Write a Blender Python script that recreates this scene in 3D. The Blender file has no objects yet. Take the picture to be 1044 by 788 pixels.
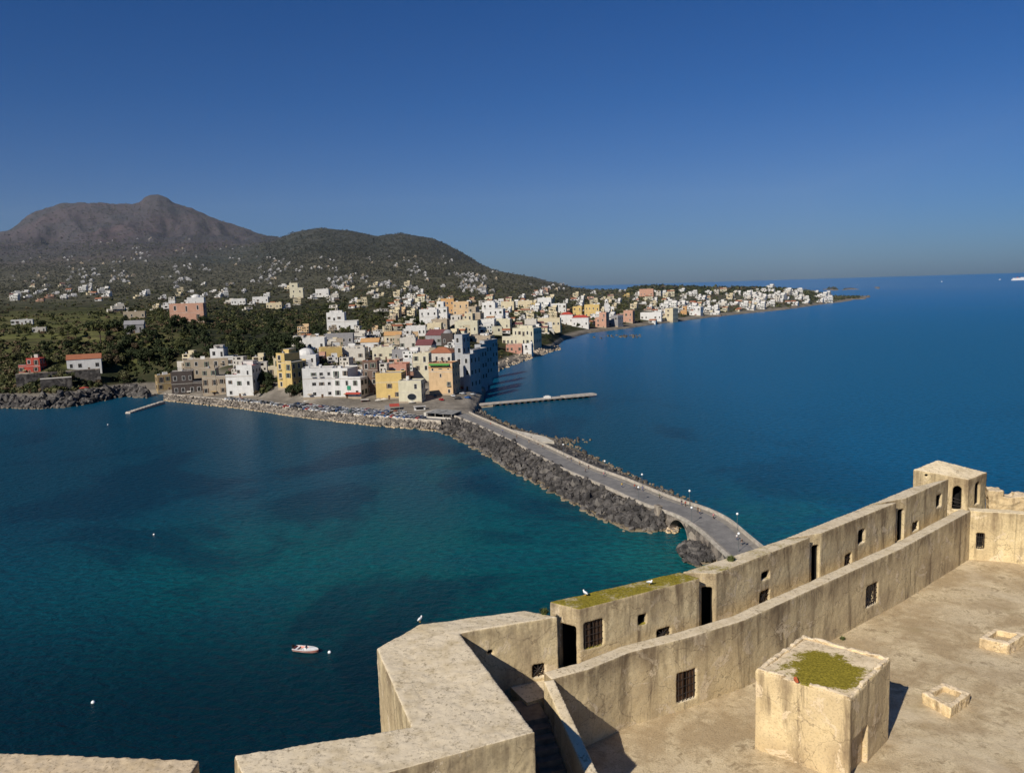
import bpy, bmesh, math, random
import numpy as np
from mathutils import Vector, Matrix, noise as mnoise

random.seed(7)
rng = np.random.default_rng(7)
scene = bpy.context.scene
col = scene.collection
R = math.radians

# ------------------------------------------------------------------ camera and placing helpers
F, CX, CY, CAMH = 800.0, 522.0, 394.0, 70.0
PITCH, ROLL = R(7.2), R(1.7)
fw = Vector((0, math.cos(PITCH), -math.sin(PITCH)))
_r0 = Vector((1, 0, 0)); _u0 = _r0.cross(fw)
RT = _r0 * math.cos(ROLL) - _u0 * math.sin(ROLL)
UP = _u0 * math.cos(ROLL) + _r0 * math.sin(ROLL)
EYE = Vector((0, 0, CAMH))

def ray(x, y): return fw + RT * ((x - CX) / F) - UP * ((y - CY) / F)
def atz(x, y, z):
    d = ray(x, y); return EYE + d * ((z - CAMH) / d.z)
def aty(x, y, Y):
    d = ray(x, y); return EYE + d * (Y / d.y)
def proj(p):
    d = Vector(p) - EYE; k = d.dot(fw)
    return CX + F * d.dot(RT) / k, CY - F * d.dot(UP) / k, k
def onplane(a, b, x, y):
    """where the sight line meets the vertical plane through plan points a, b"""
    n = Vector((-(b[1] - a[1]), b[0] - a[0], 0)); d = ray(x, y)
    t = n.dot(Vector((a[0], a[1], 0)) - EYE) / n.dot(d)
    return EYE + d * t

cam = bpy.data.cameras.new("camera"); co = bpy.data.objects.new("camera", cam); col.objects.link(co)
cam.sensor_width = 36; cam.lens = F / 1044 * 36; cam.clip_start = 0.5; cam.clip_end = 120000
M = Matrix((RT, UP, -fw)).transposed().to_4x4(); M.translation = EYE
co.matrix_world = M
scene.camera = co

# ------------------------------------------------------------------ light
SUN_AZ = R(216)     # clockwise from +Y: behind the camera, to its left
SUN_EL = R(35)
sd = Vector((math.sin(SUN_AZ) * math.cos(SUN_EL), math.cos(SUN_AZ) * math.cos(SUN_EL), math.sin(SUN_EL)))
world = bpy.data.worlds.new("World"); scene.world = world; world.use_nodes = True
wn = world.node_tree; bg = wn.nodes["Background"]
sky = wn.nodes.new("ShaderNodeTexSky"); sky.sky_type = 'NISHITA'; sky.sun_disc = False
sky.sun_elevation = SUN_EL; sky.sun_rotation = SUN_AZ
sky.altitude = 200; sky.air_density = 1.0; sky.dust_density = 0.8; sky.ozone_density = 4.0
gm = wn.nodes.new("ShaderNodeMix"); gm.data_type = 'RGBA'; gm.blend_type = 'MULTIPLY'; gm.inputs[0].default_value = 1
wtc = wn.nodes.new("ShaderNodeTexCoord"); wsp = wn.nodes.new("ShaderNodeSeparateXYZ"); wrp = wn.nodes.new("ShaderNodeValToRGB")
wn.links.new(wtc.outputs['Generated'], wsp.inputs[0]); wn.links.new(wsp.outputs[2], wrp.inputs[0])
e_ = wrp.color_ramp.elements; e_[0].position = 0.0; e_[0].color = (.30, .47, .80, 1); e_[1].position = .22; e_[1].color = (.135, .42, .80, 1)   # deep winter blue, greyer at the horizon
wn.links.new(wrp.outputs[0], gm.inputs[7])
wn.links.new(sky.outputs[0], gm.inputs[6]); wn.links.new(gm.outputs[2], bg.inputs[0])
bg.inputs[1].default_value = 0.075
sun = bpy.data.lights.new("sun", 'SUN'); sun.energy = 5.0; sun.angle = R(0.53); sun.color = (1, .93, .82)
so = bpy.data.objects.new("sun", sun); col.objects.link(so)
so.rotation_euler = sd.to_track_quat('Z', 'Y').to_euler(); so.location = (0, 0, 400)
scene.view_settings.view_transform = 'Standard'; scene.view_settings.look = 'None'
scene.view_settings.exposure = 0; scene.view_settings.gamma = 1
scene.render.engine = 'CYCLES'
cy = scene.cycles
cy.use_denoising = True
try: cy.denoiser = 'OPENIMAGEDENOISE'
except Exception: pass
cy.max_bounces = 5; cy.diffuse_bounces = 3; cy.glossy_bounces = 3; cy.transmission_bounces = 2; cy.volume_bounces = 0
cy.caustics_reflective = False; cy.caustics_refractive = False

# ------------------------------------------------------------------ object helpers
def tag(o, label=None, cat=None, group=None, kind=None):
    if label: o['label'] = label
    if cat: o['category'] = cat
    if group: o['group'] = group
    if kind: o['kind'] = kind
    return o
def empty(name, loc=(0, 0, 0), rz=0):
    o = bpy.data.objects.new(name, None); col.objects.link(o)
    o.location = loc; o.rotation_euler = (0, 0, rz); o.empty_display_size = .3
    return o
def link(name, me, parent=None, loc=(0, 0, 0), rot=(0, 0, 0), scale=(1, 1, 1)):
    o = bpy.data.objects.new(name, me); col.objects.link(o)
    o.location = loc; o.rotation_euler = rot; o.scale = scale
    if parent: o.parent = parent
    return o
def copy_tree(o, parent=None):
    c = o.copy(); col.objects.link(c); c.parent = parent
    for ch in o.children: copy_tree(ch, c)
    return c

class MB:
    def __init__(s): s.v = []; s.f = []; s.m = []; s.mats = []; s.smooth = False
    def mi(s, mat):
        if mat not in s.mats: s.mats.append(mat)
        return s.mats.index(mat)
    def add(s, vs, fs, mat):
        b = len(s.v); k = s.mi(mat)
        s.v += [tuple(v) for v in vs]; s.f += [tuple(i + b for i in f) for f in fs]; s.m += [k] * len(fs)
        return s
    def box(s, mat, x0, x1, y0, y1, z0, z1):
        vs = [(x, y, z) for z in (z0, z1) for y in (y0, y1) for x in (x0, x1)]
        return s.add(vs, [(0, 2, 3, 1), (4, 5, 7, 6), (0, 1, 5, 4), (2, 6, 7, 3), (0, 4, 6, 2), (1, 3, 7, 5)], mat)
    def prism(s, mat, poly, z0, z1):
        """counter-clockwise plan polygon; z0, z1 a number or one per corner"""
        n = len(poly)
        a = z0 if hasattr(z0, '__len__') else [z0] * n; b = z1 if hasattr(z1, '__len__') else [z1] * n
        vs = [(p[0], p[1], a[i]) for i, p in enumerate(poly)] + [(p[0], p[1], b[i]) for i, p in enumerate(poly)]
        fs = [tuple(range(n - 1, -1, -1)), tuple(range(n, 2 * n))] + [(i, (i + 1) % n, n + (i + 1) % n, n + i) for i in range(n)]
        return s.add(vs, fs, mat)
    def tube(s, mat, a, b, r0, r1=None, n=6):
        r1 = r0 if r1 is None else r1
        a = Vector(a); b = Vector(b); d = (b - a).normalized()
        t = d.cross(Vector((0, 0, 1)));
        if t.length < 1e-3: t = Vector((1, 0, 0))
        t.normalize(); w = d.cross(t)
        vs = []
        for c, rr in ((a, r0), (b, r1)):
            for i in range(n):
                g = 2 * math.pi * i / n; vs.append(c + (t * math.cos(g) + w * math.sin(g)) * rr)
        fs = [(i, n + i, n + (i + 1) % n, (i + 1) % n) for i in range(n)] + [tuple(range(n)), tuple(range(2 * n - 1, n - 1, -1))]
        return s.add(vs, fs, mat)
    def lathe(s, mat, prof, c=(0, 0, 0), n=10):
        vs = []; fs = []
        for (r, z) in prof:
            for i in range(n):
                g = 2 * math.pi * i / n; vs.append((c[0] + r * math.cos(g), c[1] + r * math.sin(g), c[2] + z))
        for k in range(len(prof) - 1):
            for i in range(n):
                j = (i + 1) % n
                fs.append((k * n + i, k * n + j, (k + 1) * n + j, (k + 1) * n + i))
        fs.append(tuple(range(n - 1, -1, -1))); fs.append(tuple(range((len(prof) - 1) * n, len(prof) * n)))
        return s.add(vs, fs, mat)
    def mesh(s, name, smooth=False):
        me = bpy.data.meshes.new(name); me.from_pydata(s.v, [], s.f)
        for m in s.mats: me.materials.append(m)
        me.polygons.foreach_set('material_index', s.m)
        if smooth: me.polygons.foreach_set('use_smooth', [True] * len(s.f))
        me.update(); return me
    def build(s, name, parent=None, smooth=False, **k):
        return link(name, s.mesh(name, smooth), parent, **k)

def np_mesh(name, V, Fc, mats, mi=None, smooth=False):
    """V n x 3, Fc m x k array"""
    me = bpy.data.meshes.new(name); k = Fc.shape[1]
    me.vertices.add(len(V)); me.vertices.foreach_set('co', V.astype(np.float32).ravel())
    me.loops.add(Fc.size); me.loops.foreach_set('vertex_index', Fc.astype(np.int32).ravel())
    me.polygons.add(len(Fc)); me.polygons.foreach_set('loop_start', np.arange(0, Fc.size, k, dtype=np.int32))
    for m in mats: me.materials.append(m)
    if mi is not None: me.polygons.foreach_set('material_index', np.asarray(mi, np.int32))
    me.polygons.foreach_set('use_smooth', np.full(len(Fc), smooth))
    me.update(calc_edges=True); me.validate(); return me

# ------------------------------------------------------------------ materials
class NT:
    def __init__(s, name):
        s.mat = bpy.data.materials.new(name); s.mat.use_nodes = True; s.t = s.mat.node_tree
        s.p = s.t.nodes['Principled BSDF']; s.out = s.t.nodes['Material Output']
        s.co = s.n('ShaderNodeTexCoord').outputs['Object']
        s.pos = s.n('ShaderNodeNewGeometry').outputs['Position']
    def n(s, typ, **kw):
        nd = s.t.nodes.new(typ)
        for k, v in kw.items(): setattr(nd, k, v)
        return nd
    def l(s, a, b): s.t.links.new(a, b)
    def noise(s, scale, detail=4, rough=.55, vec=None, stretch=None, dist=0):
        nd = s.n('ShaderNodeTexNoise'); nd.inputs['Scale'].default_value = scale
        nd.inputs['Detail'].default_value = detail; nd.inputs['Roughness'].default_value = rough
        nd.inputs['Distortion'].default_value = dist
        v = vec or s.pos
        if stretch:
            mp = s.n('ShaderNodeMapping'); mp.inputs['Scale'].default_value = stretch; s.l(v, mp.inputs[0]); v = mp.outputs[0]
        s.l(v, nd.inputs['Vector']); return nd.outputs['Fac']
    def ramp(s, fac, stops):
        nd = s.n('ShaderNodeValToRGB'); e = nd.color_ramp.elements
        while len(e) < len(stops): e.new(.5)
        for i, (p, c) in enumerate(stops):
            e[i].position = p; e[i].color = (c, c, c, 1) if not hasattr(c, '__len__') else (*c, 1)
        s.l(fac, nd.inputs[0]); return nd.outputs[0]
    def mix(s, fac, a, b, mode='MIX'):
        nd = s.n('ShaderNodeMix'); nd.data_type = 'RGBA'; nd.blend_type = mode
        for sock, v in ((nd.inputs[0], fac), (nd.inputs[6], a), (nd.inputs[7], b)):
            if hasattr(v, 'links'): s.l(v, sock)
            elif hasattr(v, '__len__'): sock.default_value = (*v, 1)
            else: sock.default_value = v
        return nd.outputs[2]
    def math(s, op, a, b=0.5, clamp=False):
        nd = s.n('ShaderNodeMath'); nd.operation = op; nd.use_clamp = clamp
        for sock, v in ((nd.inputs[0], a), (nd.inputs[1], b)):
            if hasattr(v, 'links'): s.l(v, sock)
            else: sock.default_value = v
        return nd.outputs[0]
    def mrange(s, v, a, b, c=0, d=1, smooth=True):
        nd = s.n('ShaderNodeMapRange'); nd.interpolation_type = 'SMOOTHSTEP' if smooth else 'LINEAR'
        s.l(v, nd.inputs[0])
        for i, x in zip((1, 2, 3, 4), (a, b, c, d)): nd.inputs[i].default_value = x
        return nd.outputs[0]
    def sep(s, v):
        nd = s.n('ShaderNodeSeparateXYZ'); s.l(v, nd.inputs[0]); return nd.outputs
    def nz(s): return s.sep(s.n('ShaderNodeNewGeometry').outputs['Normal'])[2]
    def base(s, c):
        if hasattr(c, 'links'): s.l(c, s.p.inputs['Base Color'])
        else: s.p.inputs['Base Color'].default_value = (*c, 1)
    def rough(s, r):
        if hasattr(r, 'links'): s.l(r, s.p.inputs['Roughness'])
        else: s.p.inputs['Roughness'].default_value = r
    def spec(s, v): s.p.inputs['Specular IOR Level'].default_value = v
    def bump(s, h, strength=.5, dist=.05):
        nd = s.n('ShaderNodeBump'); nd.inputs['Strength'].default_value = strength; nd.inputs['Distance'].default_value = dist
        s.l(h, nd.inputs['Height']); s.l(nd.outputs[0], s.p.inputs['Normal']); return nd

def simple(name, c, rough=.8, var=.25, scale=1.0, spec=.2, bump=0):
    m = NT(name); f = m.noise(scale, 4)
    lo = tuple(x * (1 - var) for x in c); hi = tuple(min(1, x * (1 + var)) for x in c)
    m.base(m.ramp(f, [(.3, lo), (.7, hi)])); m.rough(rough); m.spec(spec)
    if bump: m.bump(f, bump, .1)
    return m.mat

def plaster_mat(name, c, stain=.5):
    """weathered house paint: blotches, run-off streaks, object space so repeats differ by position"""
    m = NT(name)
    f = m.noise(.35, 5, .6); g = m.noise(1.0, 4, .6, stretch=(1.2, 1.2, .12))
    dark = tuple(x * .58 for x in c)
    a = m.mix(m.ramp(f, [(.35, 0), (.75, stain)]), c, dark)
    a = m.mix(m.ramp(g, [(.5, 0), (.8, stain * .8)]), a, tuple(x * .5 for x in c))
    m.base(a); m.rough(.9); m.spec(.15)
    return m.mat

_pm = {}
PAL = dict(white=(.66, .64, .60), offwhite=(.55, .51, .44), cream=(.60, .51, .34), yellow=(.60, .43, .17), ochre=(.36, .26, .13),
           peach=(.60, .42, .24), pink=(.50, .285, .20), salmon=(.50, .26, .19), red=(.40, .07, .05), orange=(.52, .30, .13),
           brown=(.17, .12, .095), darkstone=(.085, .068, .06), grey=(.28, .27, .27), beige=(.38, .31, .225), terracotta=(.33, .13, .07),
           maroon=(.17, .065, .065), blueshade=(.38, .38, .38), pale=(.60, .55, .40), farwhite=(.44, .43, .42), fargrey=(.24, .235, .23))  # farwhite, fargrey: house tones dulled to carry the distance haze
def P(c):
    if c not in _pm: _pm[c] = plaster_mat('plaster_' + c, PAL[c])
    return _pm[c]

def fort_plaster(name, top=False, moss=0.0, tint=(1, 1, 1), spot=None, ztop=57.45):
    m = NT(name)
    T = lambda c: tuple(a * b for a, b in zip(c, tint))
    big = m.noise(.55, 5, .62); mid = m.noise(2.2, 6, .65); fine = m.noise(14, 5, .7)
    wet = m.noise(1.0, 5, .65, stretch=(1.6, 1.6, .22), dist=.4)
    c = m.mix(m.ramp(mid, [(.3, 0), (.7, 1)]), T((.53, .415, .235)), T((.71, .58, .35)))
    c = m.mix(m.ramp(big, [(.44, 0), (.64, .6)]), c, T((.31, .225, .135)))            # brown weathering
    c = m.mix(m.ramp(wet, [(.52, 0), (.70, .85)]), c, T((.135, .095, .06)))             # run-off stains
    pat = m.noise(.9, 7, .72, dist=.8)
    edge = m.ramp(pat, [(.565, 0), (.585, 1)])
    c = m.mix(m.math('MULTIPLY', edge, .85), c, T((.64, .52, .35)))                    # flaked-off patches
    c = m.mix(m.ramp(fine, [(.32, .5), (.5, 0)]), c, T((.16, .12, .08)))
    z = m.sep(m.pos)[2]; drip = m.noise(1.0, 5, .7, stretch=(2.2, 2.2, .10)); cl = m.noise(.8, 6, .7)
    band = m.mrange(z, ztop - 1.5, ztop - .05)
    sm = m.math('MULTIPLY', m.math('POWER', band, 1.3), m.ramp(m.math('ADD', m.math('MULTIPLY', drip, .6), m.math('MULTIPLY', cl, .5)), [(.44, 0), (.64, 1)]))
    c = m.mix(m.math('MULTIPLY', sm, .8), c, T((.155, .110, .066)))
    blk = m.noise(1.0, 4, .6, stretch=(1.5, 1.5, .05)); c = m.mix(m.ramp(blk, [(.64, 0), (.74, .7)]), c, T((.085, .066, .048)))
    cr = m.n('ShaderNodeTexVoronoi'); cr.feature = 'DISTANCE_TO_EDGE'; cr.inputs['Scale'].default_value = .55
    dv = m.n('ShaderNodeVectorMath', operation='ADD'); wv = m.n('ShaderNodeTexNoise'); wv.inputs['Scale'].default_value = 1.5; wv.inputs['Detail'].default_value = 6; m.l(m.pos, wv.inputs['Vector']); m.l(m.pos, dv.inputs[0]); m.l(wv.outputs['Color'], dv.inputs[1]); m.l(dv.outputs[0], cr.inputs['Vector'])
    c = m.mix(m.mrange(cr.outputs['Distance'], 0, .012, .55, 0), c, T((.12, .085, .055)))
    # tops: pale, lichen speckled
    nz = m.nz()
    up = m.mrange(nz, .55, .9)
    sp = m.noise(9.0, 7, .78); lz = m.noise(1.3, 5, .7)
    sq = m.noise(2.4, 6, .75, dist=1.0); sp2 = m.math('ADD', m.math('MULTIPLY', sp, .65), m.math('MULTIPLY', sq, .42)); tc = m.mix(m.ramp(sp2, [(.40, 1), (.52, 0)]), T((.68, .57, .40)), T((.20, .155, .095)))
    tc = m.mix(m.ramp(lz, [(.45, 0), (.7, .55)]), tc, T((.42, .32, .17)))
    if moss > 0:
        mo = m.noise(1.1, 6, .7); ms = m.ramp(m.math('ADD', m.math('MULTIPLY', mo, .6), m.math('MULTIPLY', sp, .42)), [(.56 - moss * .17, 0), (.66 - moss * .15, 1)])
        mc = m.mix(m.ramp(fine, [(.35, 0), (.65, 1)]), (.12, .10, .012), (.34, .27, .035))
        if spot:
            v = m.n('ShaderNodeVectorMath', operation='DISTANCE'); m.l(m.pos, v.inputs[0]); v.inputs[1].default_value = (*spot[:3],)
            wob = m.math('ADD', v.outputs['Value'], m.math('ADD', m.math('MULTIPLY', mo, 3.0), m.math('MULTIPLY', m.math('SUBTRACT', sp, .5), 1.4))); ms = m.mrange(wob, spot[3] + .6, spot[3] + 1.0, 1, 0)
        tc = m.mix(ms, tc, mc)
    c = m.mix(up, c, tc)
    m.base(c); m.rough(.95); m.spec(.1)
    h = m.math('ADD', m.math('MULTIPLY', mid, .7), m.math('ADD', m.math('MULTIPLY', fine, .35), m.math('MULTIPLY', edge, .35)))
    m.bump(h, .5, .03)
    return m.mat

MAT_FORT = fort_plaster('fort_plaster'); MAT_FORT_WALL = fort_plaster('fort_plaster_wall', ztop=56.0)
MAT_FORT_PALE = fort_plaster('fort_plaster_pale', tint=(1.12, 1.10, 1.05))
MAT_FORT_MOSS = fort_plaster('fort_plaster_mossy', moss=1.15)
MAT_FORT_SOMEMOSS = fort_plaster('fort_plaster_some_moss', moss=.25)
MAT_HUT = fort_plaster('hut_plaster', moss=.62, tint=(1.12, 1.08, 1.02), spot=(11.05, 26.65, 56.05, 2.1))
MAT_DARK = simple('dark_interior', (.012, .011, .010), 1, .3)
MAT_IRON = simple('iron', (.035, .028, .025), .7, .4, 6)
MAT_GLASS = None
def glassmat():
    m = NT('window_glass'); m.base((.02, .025, .03)); m.rough(.12); m.spec(.5)
    m.bump(m.noise(.8, 3), .08, .1); return m.mat
MAT_GLASS = glassmat()
MAT_WOOD = simple('weathered_wood', (.10, .065, .04), .9, .4, 5)
MAT_SHUT = simple('green_shutter', (.035, .075, .05), .7, .3)
MAT_SHUTB = simple('brown_shutter', (.10, .055, .03), .7, .3)
MAT_ROOFGREY = simple('roof_screed', (.40, .37, .33), .95, .35, .4)
MAT_RAIL = simple('rail_paint', (.30, .30, .30), .6, .2)

# ------------------------------------------------------------------ sea
def sea_mat():
    m = NT('sea_water')
    xyz = m.sep(m.pos)
    def blob(x, y, r, sy=1.0):
        v = m.n('ShaderNodeVectorMath', operation='SUBTRACT'); m.l(m.pos, v.inputs[0]); v.inputs[1].default_value = (x, y, 0)
        w = m.n('ShaderNodeVectorMath', operation='MULTIPLY'); m.l(v.outputs[0], w.inputs[0]); w.inputs[1].default_value = (1 / r, sy / r, 0)
        q = m.n('ShaderNodeVectorMath', operation='LENGTH'); m.l(w.outputs[0], q.inputs[0])
        return m.mrange(q.outputs['Value'], .1, 1.0, 1, 0)
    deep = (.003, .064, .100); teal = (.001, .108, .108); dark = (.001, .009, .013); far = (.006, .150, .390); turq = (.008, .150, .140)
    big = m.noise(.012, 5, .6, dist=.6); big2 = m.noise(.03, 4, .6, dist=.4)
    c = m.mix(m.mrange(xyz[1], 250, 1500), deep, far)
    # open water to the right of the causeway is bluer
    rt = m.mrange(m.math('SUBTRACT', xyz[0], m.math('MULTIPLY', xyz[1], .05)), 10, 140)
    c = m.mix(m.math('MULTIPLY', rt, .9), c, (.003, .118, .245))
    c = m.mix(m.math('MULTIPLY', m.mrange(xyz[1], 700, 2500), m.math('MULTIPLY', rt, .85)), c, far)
    tb = m.math('MULTIPLY', blob(-25, 195, 150, 1.5), m.ramp(big, [(.34, .35), (.56, 1)]))
    c = m.mix(tb, c, teal)
    t2 = m.math('MULTIPLY', blob(36, 190, 26, .8), m.ramp(big2, [(.3, .3), (.6, 1)]))
    c = m.mix(m.math('MULTIPLY', t2, .8), c, turq)
    t3 = m.math('MULTIPLY', blob(-10, 300, 70, 1), m.ramp(big2, [(.42, 0), (.66, 1)]))
    c = m.mix(m.math('MULTIPLY', t3, .8), c, teal)
    t4 = m.math('MULTIPLY', blob(70, 215, 60, .8), m.ramp(big2, [(.42, 0), (.66, 1)]))
    c = m.mix(m.math('MULTIPLY', t4, .7), c, turq)
    # seagrass beds
    sg = m.math('MULTIPLY', m.ramp(big, [(.51, 0), (.57, 1)]), m.math('MULTIPLY', m.mrange(xyz[1], 550, 350), m.math('SUBTRACT', 1.0, m.math('MULTIPLY', rt, .85))))
    c = m.mix(m.math('MULTIPLY', sg, .6), c, (.001, .022, .046))
    # darker towards the near corner below the castle walls
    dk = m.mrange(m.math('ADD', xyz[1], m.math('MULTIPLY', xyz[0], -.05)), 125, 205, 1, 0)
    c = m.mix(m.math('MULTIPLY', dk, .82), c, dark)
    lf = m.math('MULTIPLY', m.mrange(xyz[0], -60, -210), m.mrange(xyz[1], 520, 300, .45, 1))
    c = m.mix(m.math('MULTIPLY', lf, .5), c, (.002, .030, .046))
    # wind lanes far out
    ln = m.noise(.0035, 4, .6, stretch=(1, 2.2, 1), dist=1.2)
    c = m.mix(m.math('MULTIPLY', m.ramp(ln, [(.5, 0), (.68, 1)]), m.mrange(xyz[1], 500, 1500, 0, .35)), c, (.05, .16, .27))
    rp = m.noise(.42, 5, .65, stretch=(1, 2.0, 1)); 
    c = m.mix(m.ramp(rp, [(.36, .62), (.6, 0)]), c, (.001, .014, .028))
    m.base(c); m.rough(.30); m.p.inputs['IOR'].default_value = 1.33; m.spec(.13)
    w1 = m.noise(.30, 3, .5, stretch=(1, 1.6, 1), dist=.4); w2 = m.noise(1.1, 3, .55, stretch=(1, 1.4, 1))
    h = m.math('ADD', m.math('MULTIPLY', w1, 1.0), m.math('MULTIPLY', w2, .35))
    m.bump(h, .65, 1.1)
    return m.mat
mb = MB()
S = 70000
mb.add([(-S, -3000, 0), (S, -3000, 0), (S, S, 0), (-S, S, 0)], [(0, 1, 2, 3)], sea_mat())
tag(mb.build('sea'), 'deep blue and teal sea surface', kind='structure')

# ------------------------------------------------------------------ terrain
# columns of the photograph: shore row, then how high the ground stands at given distances
ROWS_Y = [700, 1000, 1600, 2500, 3600, 4600, 5600, 7500]
COLS = {  # px: (shore py, [py at ROWS_Y...])   None = falls into the sea
    -330: (421, [354, 332, 314, 294, 278, 264, 284, 305]),
    -140: (418, [352, 330, 311, 290, 272, 258, 272, 300]),
    -60: (416, [351, 328, 309, 287, 268, 248, 252, 290]),
    10:  (414, [351, 327, 307, 284, 264, 246, 234, 270]),
    35: (414, [351, 327, 306, 284, 263, 242, 214.5, 262]),
    60:  (414, [351, 327, 306, 283, 261, 236, 208.5, 260]),
    85: (410, [350, 326, 305, 282, 260, 234, 207, 260]),
    110: (406, [350, 326, 304, 282, 258, 232, 207.5, 260]),
    135: (402, [350, 325, 304, 282, 258, 231, 208.5, 260]),
    142: (402, [350, 325, 304, 282, 258, 231, 207, 260]),
    150: (402, [350, 325, 304, 282, 258, 231, 200.5, 258]),
    161: (402, [350, 325, 303, 282, 258, 231, 197.5, 257]),
    171: (402, [350, 324, 303, 281, 258, 231, 200.5, 258]),
    178: (403, [350, 324, 303, 281, 258, 231, 206.5, 258]),
    190: (404, [350, 324, 303, 281, 258, 232, 210.5, 260]),
    210: (410, [350, 324, 303, 282, 260, 236, 218.5, 265]),
    240: (415, [352, 325, 302, 281, 257, 240, 230, 270]),
    275: (421, [353, 326, 302, 280, 249, 244, 243, 275]),
    300: (425, [354, 328, 302, 279, 236, 243, 250, 280]),
    325: (428, [354, 330, 302, 277, 231, 246, 256, 285]),
    355: (431, [354, 330, 302, 276, 234, 250, 262, 290]),
    385: (434, [354, 330, 301, 276, 241, 254, 268, 295]),
    410: (436, [354, 330, 300, 276, 237, 256, 270, 295]),
    440: (437, [353, 328, 299, 275, 243, 260, 272, 296]),
    465: (437, [353, 328, 299, 276, 254, 266, 276, 296]),
    480: (436, [354, 328, 300, 277, 263, 272, 280, 296]),
    492: (410, [358, 329, 301, 277, 270, 278, 284, 297]),
    505: (380, [362, 331, 303, 277, 276, 282, 287, 297]),
    522: (372, [360, 332, 304, 278, 281, 286, 290, 297]),
    545: (363, [358, 333, 305, 283, 285, 288, 291, 297]),
    562: (358.5, [358, 335, 307, 289, 289, 291, 293, 298]),
    575: (347, [350, 336, 309, 291, 291, 293, 295, 298]),
    600: (340, [350, 337, 311, 293, 294, 297, 299, 300]),
    640: (335, [350, 337, 312, 295, 298, 300, 301, 301]),
    690: (328, [350, 337, 318, 293.5, 300, 301, 301, 301]),
    740: (322, [350, 337, 322, 293.5, 300, 302, 302, 302]),
    800: (316, [350, 337, 322, 295, 301, 302, 302, 302]),
    850: (309, [350, 337, 322, 303, 302, 302, 302, 302]),
    880: (305.2, [350, 337, 322, 303, 302, 302, 302, 302]),
    887: (303.5, [350, 337, 322, 304, 302, 302, 302, 302])}
NT_, NY_ = 610, 620
tcol = []; tfar = []; prof = []
for px in sorted(COLS):
    sh, rows = COLS[px]
    p = atz(px, sh, 0); y0 = p.y
    t = p.x / p.y; pf_ = aty(px, rows[6] if px < 290 else rows[4] if px < 480 else rows[3], 3000); tfar.append(pf_.x / pf_.y)
    ks = [(y0 - 12, -5.0), (y0 - 2, -1.0), (y0 + 5, 2.6), (y0 + 14, 3.0), (y0 + 44, 4.2)]
    flat = 0
    for Yr, py in zip(ROWS_Y, rows):
        if Yr < y0 + 90: continue
        z = aty(px, py, Yr).z
        if px >= 600 and Yr > 2600: z = min(z, -8)
        if px >= 640 and Yr == 2500: z = max(z, 22 if px < 850 else 6)
        ks.append((Yr, max(z, ks[-1][1] if Yr <= 1600 else -8)))
    if px >= 850: ks = [(a, min(b, 12 if px == 850 else 6)) for a, b in ks]
    tcol.append(t); prof.append(ks)
tcol = np.array(tcol); tfar = np.array(tfar)
Tg = np.linspace(tcol[0], tcol[-1] + .012, NT_)
LY = np.linspace(math.log(380), math.log(7500), NY_); Yg = np.exp(LY)
# mountains need a smooth interpolation: monotone in Y per column, linear across columns
Pz = np.array([np.interp(Yg, [k[0] for k in ks], [k[1] for k in ks]) for ks in prof])     # col x Y
# shift rows so that shores interpolate as lines: work in (Y - shore) near the coast
y0s = np.array([ks[1][0] for ks in prof])
Hz = np.zeros((NT_, NY_))
for i, t in enumerate(Tg):
    j = int(np.clip(np.searchsorted(tcol, t) - 1, 0, len(tcol) - 2)); a = (t - tcol[j]) / (tcol[j + 1] - tcol[j])
    if a > 1.0:
        Hz[i] = -8; continue
    Ys = y0s[j] * (1 - a) + y0s[j + 1] * a
    def shifted(jj):      # slide near part of profile by the shore offset, fading out with distance
        off = (Ys - y0s[jj]); w = np.clip(1 - (Yg - Ys) / 500, 0, 1) if Yg[-1] > Ys else 1
        return np.interp(Yg - off * w, [k[0] for k in prof[jj]], [k[1] for k in prof[jj]])
    Hz[i] = shifted(j) * (1 - a) + shifted(j + 1) * a
    jf = int(np.clip(np.searchsorted(tfar, t) - 1, 0, len(tfar) - 2)); af = np.clip((t - tfar[jf]) / (tfar[jf + 1] - tfar[jf]), 0, 1)
    wf = np.clip((Yg - 1500) / 1000, 0, 1); Hz[i] = Hz[i] * (1 - wf) + (Pz[jf] * (1 - af) + Pz[jf + 1] * af) * wf
def fbm(x, y, sc, seed, octv=5, gain=.5):
    out = np.zeros_like(x); amp = 1; f = 1 / sc
    for o in range(octv):
        r = np.random.default_rng(seed + o); G = r.standard_normal((257, 257))
        u = (x * f + 1000.3 * (o + 1)) % 256; v = (y * f + 777.7 * (o + 1)) % 256
        i = u.astype(int); j = v.astype(int); a = u - i; b = v - j; a = a * a * (3 - 2 * a); b = b * b * (3 - 2 * b)
        out += amp * ((G[i, j] * (1 - a) + G[i + 1, j] * a) * (1 - b) + (G[i, j + 1] * (1 - a) + G[i + 1, j + 1] * a) * b)
        amp *= gain; f *= 2.03
    return out
TT, YY = np.meshgrid(Tg, Yg, indexing='ij'); XX = TT * YY
shore_line = np.interp(Tg, tcol, y0s)[:, None]
amp = np.clip((YY - shore_line - 60) / 400, 0, 1) * np.interp(YY, [0, 800, 1500, 3000, 4500, 5600, 7500], [.5, 1.5, 3, 7, 11, 4, 20])
rid = -np.abs(fbm(XX, YY, 700, 5, 5)) + .6; rid = rid * np.interp(YY, [5000, 5600], [1, .5])
gl = fbm(TT * 9000 + 40 * fbm(XX, YY, 900, 71, 3), YY * .35, 330, 61, 4)
Hz = Hz + (-np.abs(gl) + .55) * np.clip((YY - 3600) / 900, 0, 1) * np.clip((6600 - YY) / 900, 0, 1) * np.interp(YY, [3600, 4600, 5300, 5600], [6, 26, 10, 3])
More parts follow.
